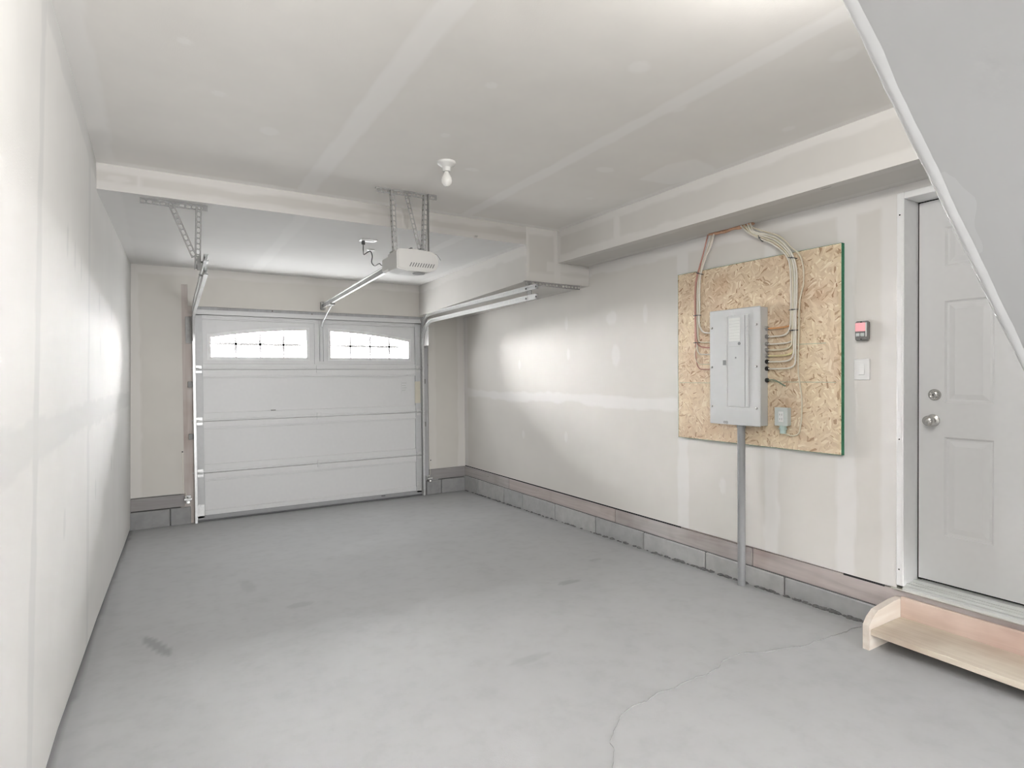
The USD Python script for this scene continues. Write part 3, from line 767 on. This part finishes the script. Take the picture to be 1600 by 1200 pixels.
def perf(L, w=.032, t=.0028, pitch=.036, hole=.0085, slot=.013):
    """A flat perforated strap from 0 to L along x."""
    p = sbox(0, -w / 2, L, w / 2)
    hs = [LineString([(x - slot / 2, 0), (x + slot / 2, 0)]).buffer(hole, 5) for x in np.arange(pitch / 2, L - pitch / 3, pitch)]
    return trimesh.creation.extrude_polygon(p.difference(unary_union(hs)), t, engine='earcut')


def strap(p, q, wdir, w=.032, off=0.0):
    p, q = np.array(p, float), np.array(q, float); m = perf(np.linalg.norm(q - p), w)
    m.apply_translation([0, 0, off]); m.apply_transform(frame(p, q - p, wdir)); return m


def angle_iron(p, q, leg1, leg2, w=.034):
    p, q, a, b = (np.array(v, float) for v in (p, q, leg1, leg2))
    return trimesh.util.concatenate([strap(p + a * w / 2, q + a * w / 2, a, w), strap(p + b * w / 2, q + b * w / 2, b, w)])


lh = thing('track_hanger', 'triangular perforated steel hanger below the dropped ceiling at left', 'bracket', (.21, 4.39, ZD), 'track hangers')
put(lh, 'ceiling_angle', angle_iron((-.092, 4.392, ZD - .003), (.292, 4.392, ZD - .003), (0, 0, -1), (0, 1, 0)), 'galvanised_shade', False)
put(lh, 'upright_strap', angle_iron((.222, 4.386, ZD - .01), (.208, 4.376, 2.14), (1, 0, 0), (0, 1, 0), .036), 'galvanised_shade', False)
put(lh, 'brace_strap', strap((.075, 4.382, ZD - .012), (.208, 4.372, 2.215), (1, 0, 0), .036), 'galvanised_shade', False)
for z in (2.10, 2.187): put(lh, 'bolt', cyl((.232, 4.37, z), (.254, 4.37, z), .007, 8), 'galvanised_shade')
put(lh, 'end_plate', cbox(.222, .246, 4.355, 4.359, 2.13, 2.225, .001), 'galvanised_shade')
rh = thing('track_hanger', 'horizontal perforated steel angle under the duct box at right', 'bracket', (3.07, YB, 2.24), 'track hangers')
put(rh, 'ceiling_angle', angle_iron((2.765, YB - .004, ZB0 - .001), (3.372, YB - .004, ZB0 - .004), (0, 0, -1), (0, 1, 0), .036), 'galvanised_dull', False)
for x in (2.80, 3.30): put(rh, 'bolt', cyl((x, YB - .01, 2.222), (x, YB - .004, 2.222), .009, 8), 'galvanised_dull')
put(rh, 'drop_plate', cbox(2.8072, 2.811, YB - .04, YB + .03, 2.08, 2.246), 'galvanised_dull')

# ------------------------------------------------------------------ garage door opener
op = thing('garage_door_opener', 'grey ceiling-hung garage door opener motor with long steel rail', 'garage door opener', (1.53, 3.9, 2.2))
out = Polygon([(1.377, 2.150), (1.377, 2.268), (1.40, 2.284), (1.52, 2.290), (1.63, 2.283), (1.672, 2.262), (1.686, 2.225), (1.680, 2.185), (1.655, 2.155), (1.60, 2.140), (1.45, 2.138)])
bodym = [extrude(out.buffer(-.006).buffer(.006), .17, (0, 3.925, 0), (1, 0, 0), (0, 0, 1)), extrude(out.buffer(-.010), .012, (0, 3.762, 0), (1, 0, 0), (0, 0, 1)), extrude(out.buffer(-.004), .006, (0, 3.765, 0), (1, 0, 0), (0, 0, 1))]
put(op, 'body', bodym, 'opener_grey', 40)
put(op, 'chassis', cbox(1.40, 1.66, 3.93, 4.13, 2.17, 2.275, .012), 'opener_grey')
for k in range(10):
    x = 1.475 + .0185 * k
    put(op, 'vent_slot', hull([(x + dx + sx, y, z) for z, dx in ((2.168, -.006), (2.196, .008)) for sx in (-.0032, .0032) for y in (3.7465, 3.755)]), 'opener_dark', False)
put(op, 'lens', lathe([(0, .0), (0, .045), (-.006, .04), (-.008, 0)], (1.565, 3.83, 2.139), (0, 0, 1), 24), 'lens_grey')
put(op, 'top_bracket', [cbox(1.50, 1.60, 3.80, 3.86, 2.286, 2.300, .002), cbox(1.50, 1.51, 3.80, 3.86, 2.28, 2.31), cbox(1.57, 1.60, 3.80, 3.86, 2.285, 2.312, .002)], 'opener_dark')
ra, rb = np.array([1.552, 3.99, 2.285]), np.array([1.640, 6.925, 2.243])


def bar(p, q, w, h, dz=0.0, dx=0.0):
    p, q = np.array(p, float), np.array(q, float); L = np.linalg.norm(q - p)
    m = cbox(0, L, -w / 2 + dx, w / 2 + dx, -h / 2 + dz, h / 2 + dz, .0008); m.apply_transform(frame(p, q - p, np.cross((0, 0, 1), q - p))); return m


rl = put(op, 'rail', [bar(ra, rb, .038, .004, .022), bar(ra, rb, .018, .004, -.022), bar(ra, rb, .003, .008, .017, .0175), bar(ra, rb, .003, .008, .017, -.0175)], 'steel_bright', 25)
put(rl, 'channel', bar(ra, rb, .010, .041), 'lens_grey', False)
put(op, 'header_bracket', [cbox(1.615, 1.665, YF - .05, YF, 2.20, 2.29, .003)], 'galvanised_dull')
pt = ra + (rb - ra) * .86
put(op, 'trolley', cbox(pt[0] - .028, pt[0] + .028, pt[1] - .07, pt[1] + .07, pt[2] - .045, pt[2] - .019, .006), 'galvanised_dull')
put(op, 'door_arm', [tube([(pt[0], pt[1], pt[2] - .05), (1.622, YF - .10, 2.06), (1.622, YF - .03, 2.00)], .006, 8)], 'steel_stile')
put(op, 'antenna_wire', tube([(1.672, 3.80, 2.28), (1.69, 3.79, 2.272), (1.705, 3.785, 2.252), (1.712, 3.78, 2.235)], .0015, 6, True, 6), 'cable_dark')
for x0, x1 in ((1.645, 1.675), (1.39, 1.43)): put(op, 'side_tab', cbox(x0, x1, 3.86, 3.93, 2.275, 2.290, .002), 'galvanised_dull')
oh = thing('opener_hanger', 'perforated steel angle and straps hanging the opener from the ceiling', 'bracket', (1.51, 3.9, ZC))
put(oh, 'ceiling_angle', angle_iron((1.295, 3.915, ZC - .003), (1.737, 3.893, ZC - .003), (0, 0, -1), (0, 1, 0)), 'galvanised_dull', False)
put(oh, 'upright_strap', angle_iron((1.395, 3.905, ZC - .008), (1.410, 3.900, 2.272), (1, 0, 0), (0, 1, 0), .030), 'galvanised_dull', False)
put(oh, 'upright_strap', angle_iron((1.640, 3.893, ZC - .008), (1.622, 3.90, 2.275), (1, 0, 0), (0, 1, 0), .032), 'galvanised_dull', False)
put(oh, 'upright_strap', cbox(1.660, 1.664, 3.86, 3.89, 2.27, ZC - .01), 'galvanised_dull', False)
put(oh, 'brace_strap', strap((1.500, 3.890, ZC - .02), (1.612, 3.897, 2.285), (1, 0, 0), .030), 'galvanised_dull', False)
co = thing('ceiling_outlet', 'white outlet plate on the dropped ceiling with the opener plugged in', 'outlet', (1.52, 4.83, ZD))
put(co, 'cover_plate', cbox(1.455, 1.590, 4.785, 4.875, ZD - .007, ZD, .003), 'plastic_white'); put(co, 'receptacle', cbox(1.475, 1.57, 4.812, 4.848, ZD - .011, ZD - .006, .002), 'plastic_white')
cp = thing('ceiling_clip', 'small round clip on the dropped ceiling holding the opener cord', 'clip', (1.655, 5.18, ZD))
put(cp, 'cap', lathe([(0, 0), (0, .036), (-.006, .033), (-.012, .015), (-.013, 0)], (1.655, 5.18, ZD), (0, 0, 1), 20), 'porcelain')
pc = thing('power_cord', 'dark power cord running from the ceiling outlet to the opener', 'cord', (1.5, 4.8, 2.5))
put(pc, 'plug', [cbox(1.466, 1.494, 4.818, 4.842, ZD - .045, ZD - .011, .005)], 'cable_dark')
put(pc, 'cord', tube([(1.48, 4.83, ZD - .044), (1.482, 4.84, ZD - .09), (1.52, 4.95, ZD - .10), (1.60, 5.10, ZD - .045), (1.652, 5.175, ZD - .018), (1.650, 5.12, ZD - .07), (1.605, 5.0, 2.42), (1.60, 4.9, 2.372), (1.59, 4.75, 2.365), (1.585, 4.66, 2.335), (1.585, 4.5, 2.335), (1.575, 4.35, 2.325), (1.55, 4.12, 2.28)], .0045, 8, True, 8), 'cable_dark')
bb = thing('ceiling_lamp', 'white porcelain lampholder with a bare unlit bulb on the ceiling', 'lamp', (1.522, 3.26, ZC))
put(bb, 'lampholder', lathe([(0, 0), (0, .057), (-.008, .058), (-.016, .054), (-.026, .036), (-.034, .026), (-.058, .024), (-.060, 0)], (1.522, 3.26, ZC), (0, 0, 1), 32), 'porcelain', 40)
put(bb, 'bulb', lathe([(-.055, 0), (-.055, .013), (-.068, .015), (-.082, .024), (-.098, .031), (-.114, .033), (-.130, .030), (-.142, .020), (-.148, .008), (-.149, 0)], (1.522, 3.26, ZC), (0, 0, 1), 28), 'bulb_glass', True)

for BX, BY, lab in ((.45, .95, 'added fill-light bulb in a porcelain lampholder on the ceiling above the viewer'), (1.55, .86, 'added fill-light bulb in a porcelain lampholder on the ceiling beside the sloping stairs')):
    b2 = thing('ceiling_lamp', lab, 'lamp', (BX, BY, ZC))  # added lamp out of view, there to brighten the room
    put(b2, 'lampholder', lathe([(0, 0), (0, .057), (-.008, .058), (-.016, .054), (-.026, .036), (-.034, .026), (-.058, .024), (-.060, 0)], (BX, BY, ZC), (0, 0, 1), 32), 'porcelain', 40)
    put(b2, 'bulb', lathe([(-.055, 0), (-.055, .013), (-.068, .015), (-.082, .024), (-.098, .031), (-.114, .033), (-.130, .030), (-.142, .020), (-.148, .008), (-.149, 0)], (BX, BY, ZC), (0, 0, 1), 20), 'bulb_fill', True)

# ------------------------------------------------------------------ safety sensors beside the garage door
for sgn, x, z, lab in ((-1, .235, .135, 'silvery safety sensor low beside the left end of the garage door'), (1, 2.945, .085, 'small safety sensor with a bright light low beside the right end of the garage door')):
    s_ = thing('safety_sensor', lab, 'sensor', (x, YF - .04, z), 'garage door safety sensors')
    put(s_, 'bracket', [cbox(x - .028, x + .028, YF - .008, YF + .003, z - .01, z + .05, .002), cbox(x - .003, x + .003, YF - .075, YF - .002, z - .015, z + .04, .001), cbox(x - .035 * 1, x + .035, YF - .075, YF - .07, z + .012, z + .03, .001)], 'galvanised')
    put(s_, 'housing', cbox(x - .020, x + .020, YF - .068, YF - .034, z - .028, z + .016, .006), 'control_grey' if sgn > 0 else 'galvanised')
    put(s_, 'light', lathe([(0, 0), (0, .009), (.004, .008), (.007, .004), (.008, 0)], (x + .004, YF - .068, z - .012), (-.3, -1, 0), 12), 'led_white')
    wx = x - .02 if sgn < 0 else x + .03
    put(s_, 'wire', tube([(x, YF - .035, z), (x - sgn * -.0 + (.02 if sgn > 0 else -.02), YF - .02, z + .04), (wx, YF - .006, ZJ - .005), (wx + (-.02 if sgn < 0 else .012), YF - .004, ZJ + .06), (wx + (-.022 if sgn < 0 else .010), YF - .004, ZJ + (.42 if sgn < 0 else .10))], .0026, 6, True, 8), 'cable_white')
    put(s_, 'staple', cbox(wx + (-.030 if sgn < 0 else .004), wx + (-.016 if sgn < 0 else .016), YF - .008, YF, ZJ + (.42 if sgn < 0 else .10), ZJ + (.432 if sgn < 0 else .112), .001), 'cable_dark')

# ------------------------------------------------------------------ entry door
ed = thing('door_2', 'white panelled steel entry door with satin knob and deadbolt', 'door', kind='structure')
XD, DY0, DY1, DZ0, DZT = 3.63, .742, 1.593, .268, 2.356
JX0, JX1 = XR - .006, 3.69
put(ed, 'latch_jamb', [cbox(JX0, JX1, 1.600, 1.637, .24, 2.40, .003), cbox(JX0 - .001, JX0 + .01, 1.611, 1.6135, .24, 2.40)], 'jamb_white')
put(ed, 'hinge_jamb', cbox(JX0, JX1, .695, .735, .24, 2.40, .003), 'jamb_white')
put(ed, 'head_jamb', cbox(JX0, JX1, .735, 1.600, 2.363, 2.40, .003), 'jamb_white')
put(ed, 'weather_strip', [cbox(XD + .006, XD + .055, 1.583, 1.601, .25, 2.37), cbox(XD + .006, XD + .055, .734, .75, .25, 2.37), cbox(XD + .006, XD + .055, .74, 1.6, 2.348, 2.366), cbox(XD + .02, XD + .055, .74, 1.6, .24, .29)], 'gap_dark', False)
for z in (2.28, 1.05, .33): put(ed, 'nail_hole', cyl((JX0 - .0012, 1.622, z), (JX0 + .003, 1.622, z), .004, 8), 'gap_dark', False)
panels = [(y0, y1, z0, z1) for (y0, y1) in ((1.250, 1.470), (.868, 1.088)) for (z0, z1) in ((1.989, 2.199), (1.250, 1.803), (.527, 1.066))]
face = sbox(DY0, DZ0, DY1, DZT).difference(unary_union([sbox(a, c, b, d) for a, b, c, d in panels]))
core = [cbox(XD + .012, XD + .045, DY0, DY1, DZ0, DZT, .002)]
slab = extrude(face, .0125, (XD + .0125, 0, 0), (0, 1, 0), (0, 0, 1)); slab.apply_translation([-.0125, 0, 0])
sl = put(ed, 'slab', [slab] + core, 'door_white', False)
for (a, b, c, d) in panels:
    rings = [(0, 0), (.010, .009), (.020, .0095), (.048, .002)]
    V, F = [], []
    for o, dep in rings:
        V += [(XD + dep, a + o, c + o), (XD + dep, b - o, c + o), (XD + dep, b - o, d - o), (XD + dep, a + o, d - o)]
    for r in range(len(rings) - 1):
        for k in range(4):
            p, q = r * 4 + k, r * 4 + (k + 1) % 4; F += [[p, p + 4, q + 4], [p, q + 4, q]]
    k = (len(rings) - 1) * 4; F += [[k, k + 2, k + 1], [k, k + 3, k + 2]]
    put(sl, 'raised_panel', trimesh.Trimesh(np.array(V), np.array(F), process=False), 'door_white', False)
put(ed, 'deadbolt', [lathe([(0, 0), (0, .031), (.006, .031), (.012, .026), (.014, .024), (.014, 0)], (XD, 1.515, 1.294), (-1, 0, 0), 32), lathe([(.013, 0), (.013, .021), (.022, .019), (.024, .015), (.022, .012), (.022, 0)], (XD, 1.515, 1.294), (-1, 0, 0), 28)], 'nickel', 40)
put(ed, 'keyway', cbox(XD - .0235, XD - .02, 1.513, 1.517, 1.288, 1.300), 'gap_dark', False)
put(ed, 'door_knob', [lathe([(0, 0), (0, .033), (.005, .033), (.009, .027), (.012, .014), (.030, .012), (.036, .018), (.042, .025), (.052, .0285), (.062, .027), (.069, .020), (.072, .010), (.072, 0)], (XD, 1.523, 1.153), (-1, 0, 0), 36)], 'nickel', 40)
prof = Polygon([(XR - .016, .222), (XR - .016, .236), (XR - .006, .243), (XR + .016, .243), (XR + .026, .252), (XR + .036, .252), (XR + .044, .243), (XR + .056, .243), (XR + .066, .253), (XR + .076, .253), (XR + .084, .245), (XR + .094, .246), (XR + .104, .259), (XR + .118, .259), (XR + .124, .252), (XR + .150, .256), (XR + .2, .256), (XR + .2, .222)])
put(ed, 'threshold', extrude(prof, .864, (0, 1.600, 0), (1, 0, 0), (0, 0, 1)), 'sill_metal', 30)
put(ed, 'threshold_plate', cbox(XR - .017, XR + .16, .69, 1.66, .2165, .224, .002), 'sill_wood')

# ------------------------------------------------------------------ OSB board, breaker panel, conduit
OY0, OY1, OZ0, OZT, OX = 1.925, 3.193, .928, 2.187, 3.471
STANDOFF = -0.017
ob = thing('osb_board', 'square oriented strand board backing sheet with green edges on the right wall', 'board', (XR, 2.56, OZ0))
put(ob, 'sheet', cbox(OX, XR + .0166, OY0 + .0016, OY1 - .0016, OZ0 + .0016, OZT - .0016), 'osb', False)
for y0, y1, z in ((1.96, 2.40, 1.362), (2.84, 3.18, 1.352), (2.02, 2.22, 1.60)):
    put(ob, 'chalk_line', cbox(OX - .0006, OX + .001, y0, y1, z - .0022, z + .0022), 'chalk_green', False, label='faint green chalk line')
put(ob, 'painted_edge', [cbox(OX - .0004, XR + .0164, OY0, OY0 + .002, OZ0, OZT), cbox(OX - .0004, XR + .0164, OY1 - .002, OY1, OZ0, OZT), cbox(OX - .0002, XR + .0164, OY0, OY1, OZT - .002, OZT), cbox(OX - .0002, XR + .0164, OY0, OY1, OZ0, OZ0 + .002)], 'green_edge', False, label='green painted edge')
bp = thing('breaker_panel', 'grey steel electrical breaker panel with a hinged door on the strand board', 'electrical panel', (OX, 2.61, 1.067))
PX = 3.381
put(bp, 'enclosure', cbox(PX + .008, OX - .0003, 2.412, 2.805, 1.070, 1.857, .003), 'panel_grey')
put(bp, 'cover', [cbox(PX, PX + .009, 2.405, 2.815, 1.066, 1.862, .004)], 'panel_grey')
dr = put(bp, 'door', cbox(PX - .007, PX + .001, 2.487, 2.660, 1.190, 1.815, .003), 'panel_grey')
put(dr, 'side_flange', cbox(PX - .008, PX - .003, 2.489, 2.515, 1.195, 1.81, .002), 'panel_grey')
put(dr, 'hinge_edge', cbox(PX - .010, PX - .004, 2.6585, 2.6640, 1.195, 1.810, .002), 'plastic_white')
put(dr, 'flange_seam', cbox(PX - .0084, PX - .0070, 2.5155, 2.5180, 1.195, 1.810), 'logo_grey', False)
put(dr, 'directory_label', cbox(PX - .0082, PX - .0066, 2.553, 2.645, 1.640, 1.798), 'paper_label', False, label='printed paper directory')
for k in range(7): put(dr, 'ruled_line', cbox(PX - .0086, PX - .008, 2.558, 2.640, 1.655 + .0205 * k, 1.6566 + .0205 * k), 'label_ink', False)
put(dr, 'ruled_line', cbox(PX - .0076, PX - .0066, 2.552, 2.640, 1.602, 1.605), 'label_ink', False)
put(dr, 'emblem', cyl((PX - .0078, 2.562, 1.622), (PX - .006, 2.562, 1.622), .011, 12), 'logo_grey', False)
put(dr, 'emblem', cyl((PX - .0078, 2.59, 1.527), (PX - .006, 2.59, 1.527), .006, 10), 'logo_grey', False)
put(dr, 'latch', cbox(PX - .013, PX - .006, 2.492, 2.504, 1.700, 1.735, .003), 'steel_bright')
put(bp, 'switch_window', [cbox(PX - .0012, PX + .001, 2.676, 2.700, 1.478, 1.512)], 'logo_grey', False, label='small dark grey square marking')
put(bp, 'switch_window', [cbox(PX - .0012, PX + .001, 2.661, 2.672, 1.474, 1.512)], 'lens_grey', False)
put(bp, 'knockout', [cyl((PX - .002, y, 1.081), (PX + .001, y, 1.081), .010, 12) for y in (2.67, 2.688)], 'galvanised_dull')
for y in (2.793, 2.432):
    for z in (1.742, 1.465, 1.188): put(bp, 'screw', lathe([(0, 0), (0, .008), (.003, .007), (.005, .003), (.005, 0)], (PX, y, z), (-1, 0, 0), 10), 'nickel')
ENT = [1.715, 1.661, 1.612, 1.573, 1.535, 1.496, 1.450, 1.373]
for z in ENT:
    put(bp, 'cable_connector', [cyl((3.452, 2.4125, z), (3.452, 2.402, z), .015, 12), cyl((3.452, 2.4125, z), (3.452, 2.395, z), .010, 12)], 'plastic_black' if z < 1.5 else 'galvanised_dull')
cd = thing('conduit', 'grey plastic conduit pipe running from the breaker panel down to the floor', 'conduit', (3.42, 2.585, fz(2.585)))
put(cd, 'pipe', cyl((3.428, 2.588, fz(2.588) - .002), (3.428, 2.588, 1.068), .0255, 28), 'pvc_grey', 40)
put(cd, 'collar', cyl((3.428, 2.588, 1.045), (3.428, 2.588, 1.068), .029, 28), 'pvc_grey', 40)

# ------------------------------------------------------------------ cables
def cable(label, pts, mat, r=.0052, cat='cable', group='cables around the breaker panel', per=7):
    p = spline(np.asarray(pts, float), per)
    t = thing('cable', label, cat, p[0], group)
    put(t, 'sheath', tube(p, r, 9), mat, True)
    return t


def yz(l, x=3.458, wob=()): return [(x, a, b) for a, b in l]


LW = [(2.833, 2.436), (2.862, 2.355), (2.914, 2.262), (2.956, 2.160), (2.968, 2.057), (2.968, 1.915), (2.972, 1.806), (2.957, 1.752), (2.916, 1.721), (2.80, 1.713)]
cable('white cable curving into the left of the breaker panel, highest of the left bundle', yz(LW, 3.456), 'cable_white', .0062)
cable('white cable of the left bundle entering the panel just above the red one', yz([(2.844, 2.436), (2.879, 2.349), (2.938, 2.242), (2.980, 2.154), (2.985, 2.012), (2.988, 1.822), (2.987, 1.70), (2.962, 1.655), (2.80, 1.648)], 3.463), 'cable_ivory')
cable('red cable running down the outside of the left bundle', yz([(2.890, 2.436), (2.920, 2.343), (2.961, 2.223), (2.998, 2.109), (3.010, 1.991), (3.006, 1.823), (3.0, 1.678), (2.975, 1.630), (2.916, 1.612), (2.80, 1.606)], 3.456), 'cable_red')
cable('white cable of the left bundle entering the panel just below the red one', yz([(2.867, 2.436), (2.896, 2.352), (2.943, 2.253), (2.985, 2.163), (2.998, 2.011), (3.000, 1.821), (3.004, 1.65), (2.985, 1.575), (2.93, 1.562), (2.80, 1.560)], 3.465), 'cable_white')
cable('thin reddish cable making the lowest loop left of the breaker panel', yz([(2.896, 2.436), (2.931, 2.335), (2.973, 2.225), (3.012, 2.111), (3.020, 1.968), (3.020, 1.776), (3.016, 1.631), (3.006, 1.511), (2.988, 1.467), (2.946, 1.452), (2.80, 1.451)], 3.464), 'cable_red', .0038)
cable('thin pale looped cable left of the breaker panel above the lowest loop', yz([(3.004, 1.62), (3.018, 1.575), (3.012, 1.53), (2.985, 1.500), (2.94, 1.490), (2.80, 1.489)], 3.459), 'cable_ivory', .0035)
IN = np.array([(2.606, 2.436), (2.531, 2.362), (2.448, 2.312), (2.363, 2.262), (2.290, 2.198), (2.248, 2.125), (2.236, 2.001), (2.236, 1.838), (2.238, 1.757), (2.240, 1.30)])
OU = np.array([(2.545, 2.436), (2.510, 2.372), (2.425, 2.332), (2.340, 2.288), (2.268, 2.218), (2.222, 2.140), (2.204, 2.030), (2.205, 1.876), (2.210, 1.755), (2.212, 1.30)])
inn, ouu = spline(IN, 10), spline(OU, 10)


def right_cable(w, x, ze, label, mat, r=.0052, bend=.075):
    c = inn * (1 - w) + ouu * w
    c = c[c[:, 1] > ze + bend]; yb = c[-1, 0]
    pts = [(x, a, b) for a, b in c[::4]] + [(x, yb + .002, ze + bend * .75), (x, yb + .012, ze + bend * .32), (x - .001, yb + .035, ze + bend * .07), (3.453, yb + .075, ze - .001), (3.452, 2.36, ze - .002), (3.452, 2.405, ze)]
    return cable(label, pts, mat, r, per=5)


RC = [(0.0, 3.463, 'orange cable into right side of breaker panel, highest of that row', 'cable_orange', .03),
      (.0, 3.452, 'white cable into right side of breaker panel, second from the top of that row', 'cable_white', .09),
      (.5, 3.463, 'white cable into right side of breaker panel, third from the top of that row', 'cable_white', .045),
      (.42, 3.452, 'white cable into right side of breaker panel, fourth from the top of that row', 'cable_ivory', .06),
      (1.0, 3.4625, 'yellowish cable bending into right side of breaker panel, fifth from the top', 'cable_yellow', .10),
      (.84, 3.452, 'white cable into right side of breaker panel, sixth from the top of that row', 'cable_white', .075),
      (1.26, 3.452, 'white cable into right side of breaker panel, seventh from the top of that row', 'cable_white', .06)]
for (w, x, lab, mat, bd), z in zip(RC, ENT): right_cable(w, x, z, lab, mat, .0054, bd)
cable('short dark green cable stub, lowest on the right side of the breaker panel', [(3.452, 2.405, 1.373), (3.452, 2.36, 1.375), (3.454, 2.325, 1.362), (3.463, 2.30, 1.345), (3.470, 2.285, 1.335)], 'cable_green', .0045)
cable('long ivory cable hanging outermost at right and looping to the small outlet box', [(3.458, a - .012 * (1.1 < b < 2.2), b) for a, b in [(2.555, 2.436), (2.500, 2.395), (2.405, 2.348), (2.312, 2.300), (2.238, 2.218), (2.192, 2.157), (2.168, 2.072), (2.168, 1.972), (2.185, 1.906), (2.195, 1.835), (2.198, 1.674), (2.203, 1.451), (2.192, 1.350), (2.180, 1.269), (2.180, 1.148), (2.180, 1.062), (2.192, 1.034), (2.225, 1.020), (2.262, 1.024), (2.282, 1.034)]], 'cable_ivory', .0046)
put(ce, 'cable_slot', rough_box(3.452, 3.482, 2.51, 2.885, 2.424, 2.441, 260, .012, 4), 'raw_slot', label='rough orange-brown edge of the slot where the cables come out')
TIES = [((3.458, 2.457, 2.322), (.5, .85), .030, 'dark cable tie on the right bundle nearest the ceiling slot'), ((3.458, 2.229, 2.150), (.97, .25), .030, 'dark cable tie on the bend of the right bundle above the strand board'), ((3.458, 2.222, 1.821), (1, 0), .030, 'dark cable tie on the right bundle beside the top of the breaker panel'), ((3.458, 2.222, 1.690), (1, 0), .028, 'dark cable tie on the right bundle, lowest of that bundle'),
        ((3.460, 2.972, 2.165), (.93, .36), .034, 'dark cable tie on the left bundle at the top edge of the strand board'), ((3.460, 2.995, 1.855), (1, 0), .034, 'dark cable tie on the left bundle beside the panel top'), ((3.460, 3.0, 1.652), (1, 0), .030, 'dark cable tie on the left bundle just above the loops')]
for c, (dy, dz), hw, lab in TIES:
    t = thing('cable_tie', lab, 'cable tie', c, 'cable ties on the cables')
    d = np.array([0, dy, dz], float); d /= np.linalg.norm(d); n = np.array([0, -d[2], d[1]]); c = np.array(c)
    loop = [c + d * hw * math.cos(a) + np.array([1, 0, 0]) * .0135 * math.sin(a) for a in np.linspace(0, 2 * math.pi, 25)]
    put(t, 'strap', tube(loop, .0024, 6, False), 'cable_dark', True)
    put(t, 'head', cbox(c[0] - .017, c[0] - .011, c[1] - .006, c[1] + .006, c[2] - .004, c[2] + .004, .001), 'cable_dark')

# ------------------------------------------------------------------ small fittings on the right wall
ou = thing('outlet_box', 'small pale outlet box mounted low on the strand board', 'outlet', (OX, 2.29, 1.08))
put(ou, 'box', cbox(3.432, OX - .0003, 2.245, 2.333, 1.082, 1.197, .004), 'plastic_box')
put(ou, 'cover_plate', cbox(3.427, 3.433, 2.243, 2.335, 1.080, 1.199, .002), 'plastic_box')
put(ou, 'receptacle', cbox(3.4245, 3.428, 2.272, 2.306, 1.105, 1.172, .0015), 'plastic_white')
for y, z, w, h in ((2.281, 1.153, .0018, .007), (2.296, 1.153, .0018, .006), (2.281, 1.124, .0018, .007), (2.296, 1.124, .0018, .006)): put(ou, 'socket_slot', cbox(3.4240, 3.4255, y - w, y + w, z - h, z + h), 'lens_grey', False)
put(ou, 'connector', [cyl((3.447, 2.288, 1.083), (3.447, 2.288, 1.062), .021, 20), cyl((3.447, 2.288, 1.064), (3.447, 2.288, 1.056), .026, 8), cyl((3.447, 2.288, 1.057), (3.447, 2.288, 1.030), .019, 20)], 'plastic_clear_box', 40)
STANDOFF = 0.0
dc = thing('door_control', 'small grey wall control with a glowing pink button beside the entry door', 'wall control', (XR, 1.81, 1.66))
CX = XR - .030
put(dc, 'housing', cbox(CX, XR - .0003, 1.776, 1.852, 1.602, 1.716, .009), 'control_grey')
put(dc, 'push_bar', cbox(CX - .004, CX + .002, 1.790, 1.846, 1.656, 1.706, .003), 'pink_glow', label='glowing pink push bar')
put(dc, 'trim', cbox(CX - .003, CX + .002, 1.783, 1.789, 1.625, 1.706, .001), 'plastic_white')
for y in (1.832, 1.806): put(dc, 'button', cbox(CX - .004, CX + .002, y - .011, y + .011, 1.627, 1.647, .003), 'plastic_box')
for z in (1.709, 1.611): put(dc, 'screw', cyl((CX - .001, 1.814, z), (CX + .003, 1.814, z), .004, 8), 'gap_dark')
ls = thing('light_switch', 'white rocker light switch below the pink wall control', 'light switch', (XR, 1.822, 1.436))
put(ls, 'plate', cbox(XR - .008, XR - .0003, 1.777, 1.867, 1.376, 1.498, .003), 'plastic_white')
put(ls, 'rocker', hull([(XR - .0085, y, z) for y in (1.806, 1.838) for z in (1.405, 1.470)] + [(XR - .0125, y, z) for y in (1.808, 1.836) for z in (1.408,)] + [(XR - .009, y, 1.466) for y in (1.808, 1.836)]), 'plastic_white', False)

# ------------------------------------------------------------------ wooden shelf on the floor
sh = thing('wooden_shelf', 'unfinished pine shelf with a clipped end board on the floor below the entry door', 'shelf', (3.30, 1.0, fz(1.0)))
fz0 = fz(1.616)
prof = Polygon([(3.128, fz0), (3.128, .103), (3.160, .137), (3.212, .166), (3.385, .1825), (3.464, .1825), (3.464, fz0)])
for y in (1.633, .420): put(sh, 'end_board', extrude(Polygon([(x, z + (fz(y) - fz0 if z == fz0 else 0)) for x, z in prof.exterior.coords[:-1]]).buffer(-.002).buffer(.002, 3), .033, (0, y, 0), (1, 0, 0), (0, 0, 1)), 'pine_pale', 25)
put(sh, 'shelf_board', cbox(3.142, 3.448, .420, 1.600, .052, .082, .002), 'pine')
put(sh, 'back_board', cbox(3.448, 3.465, .420, 1.600, .050, .192, .002), 'pine_pink')
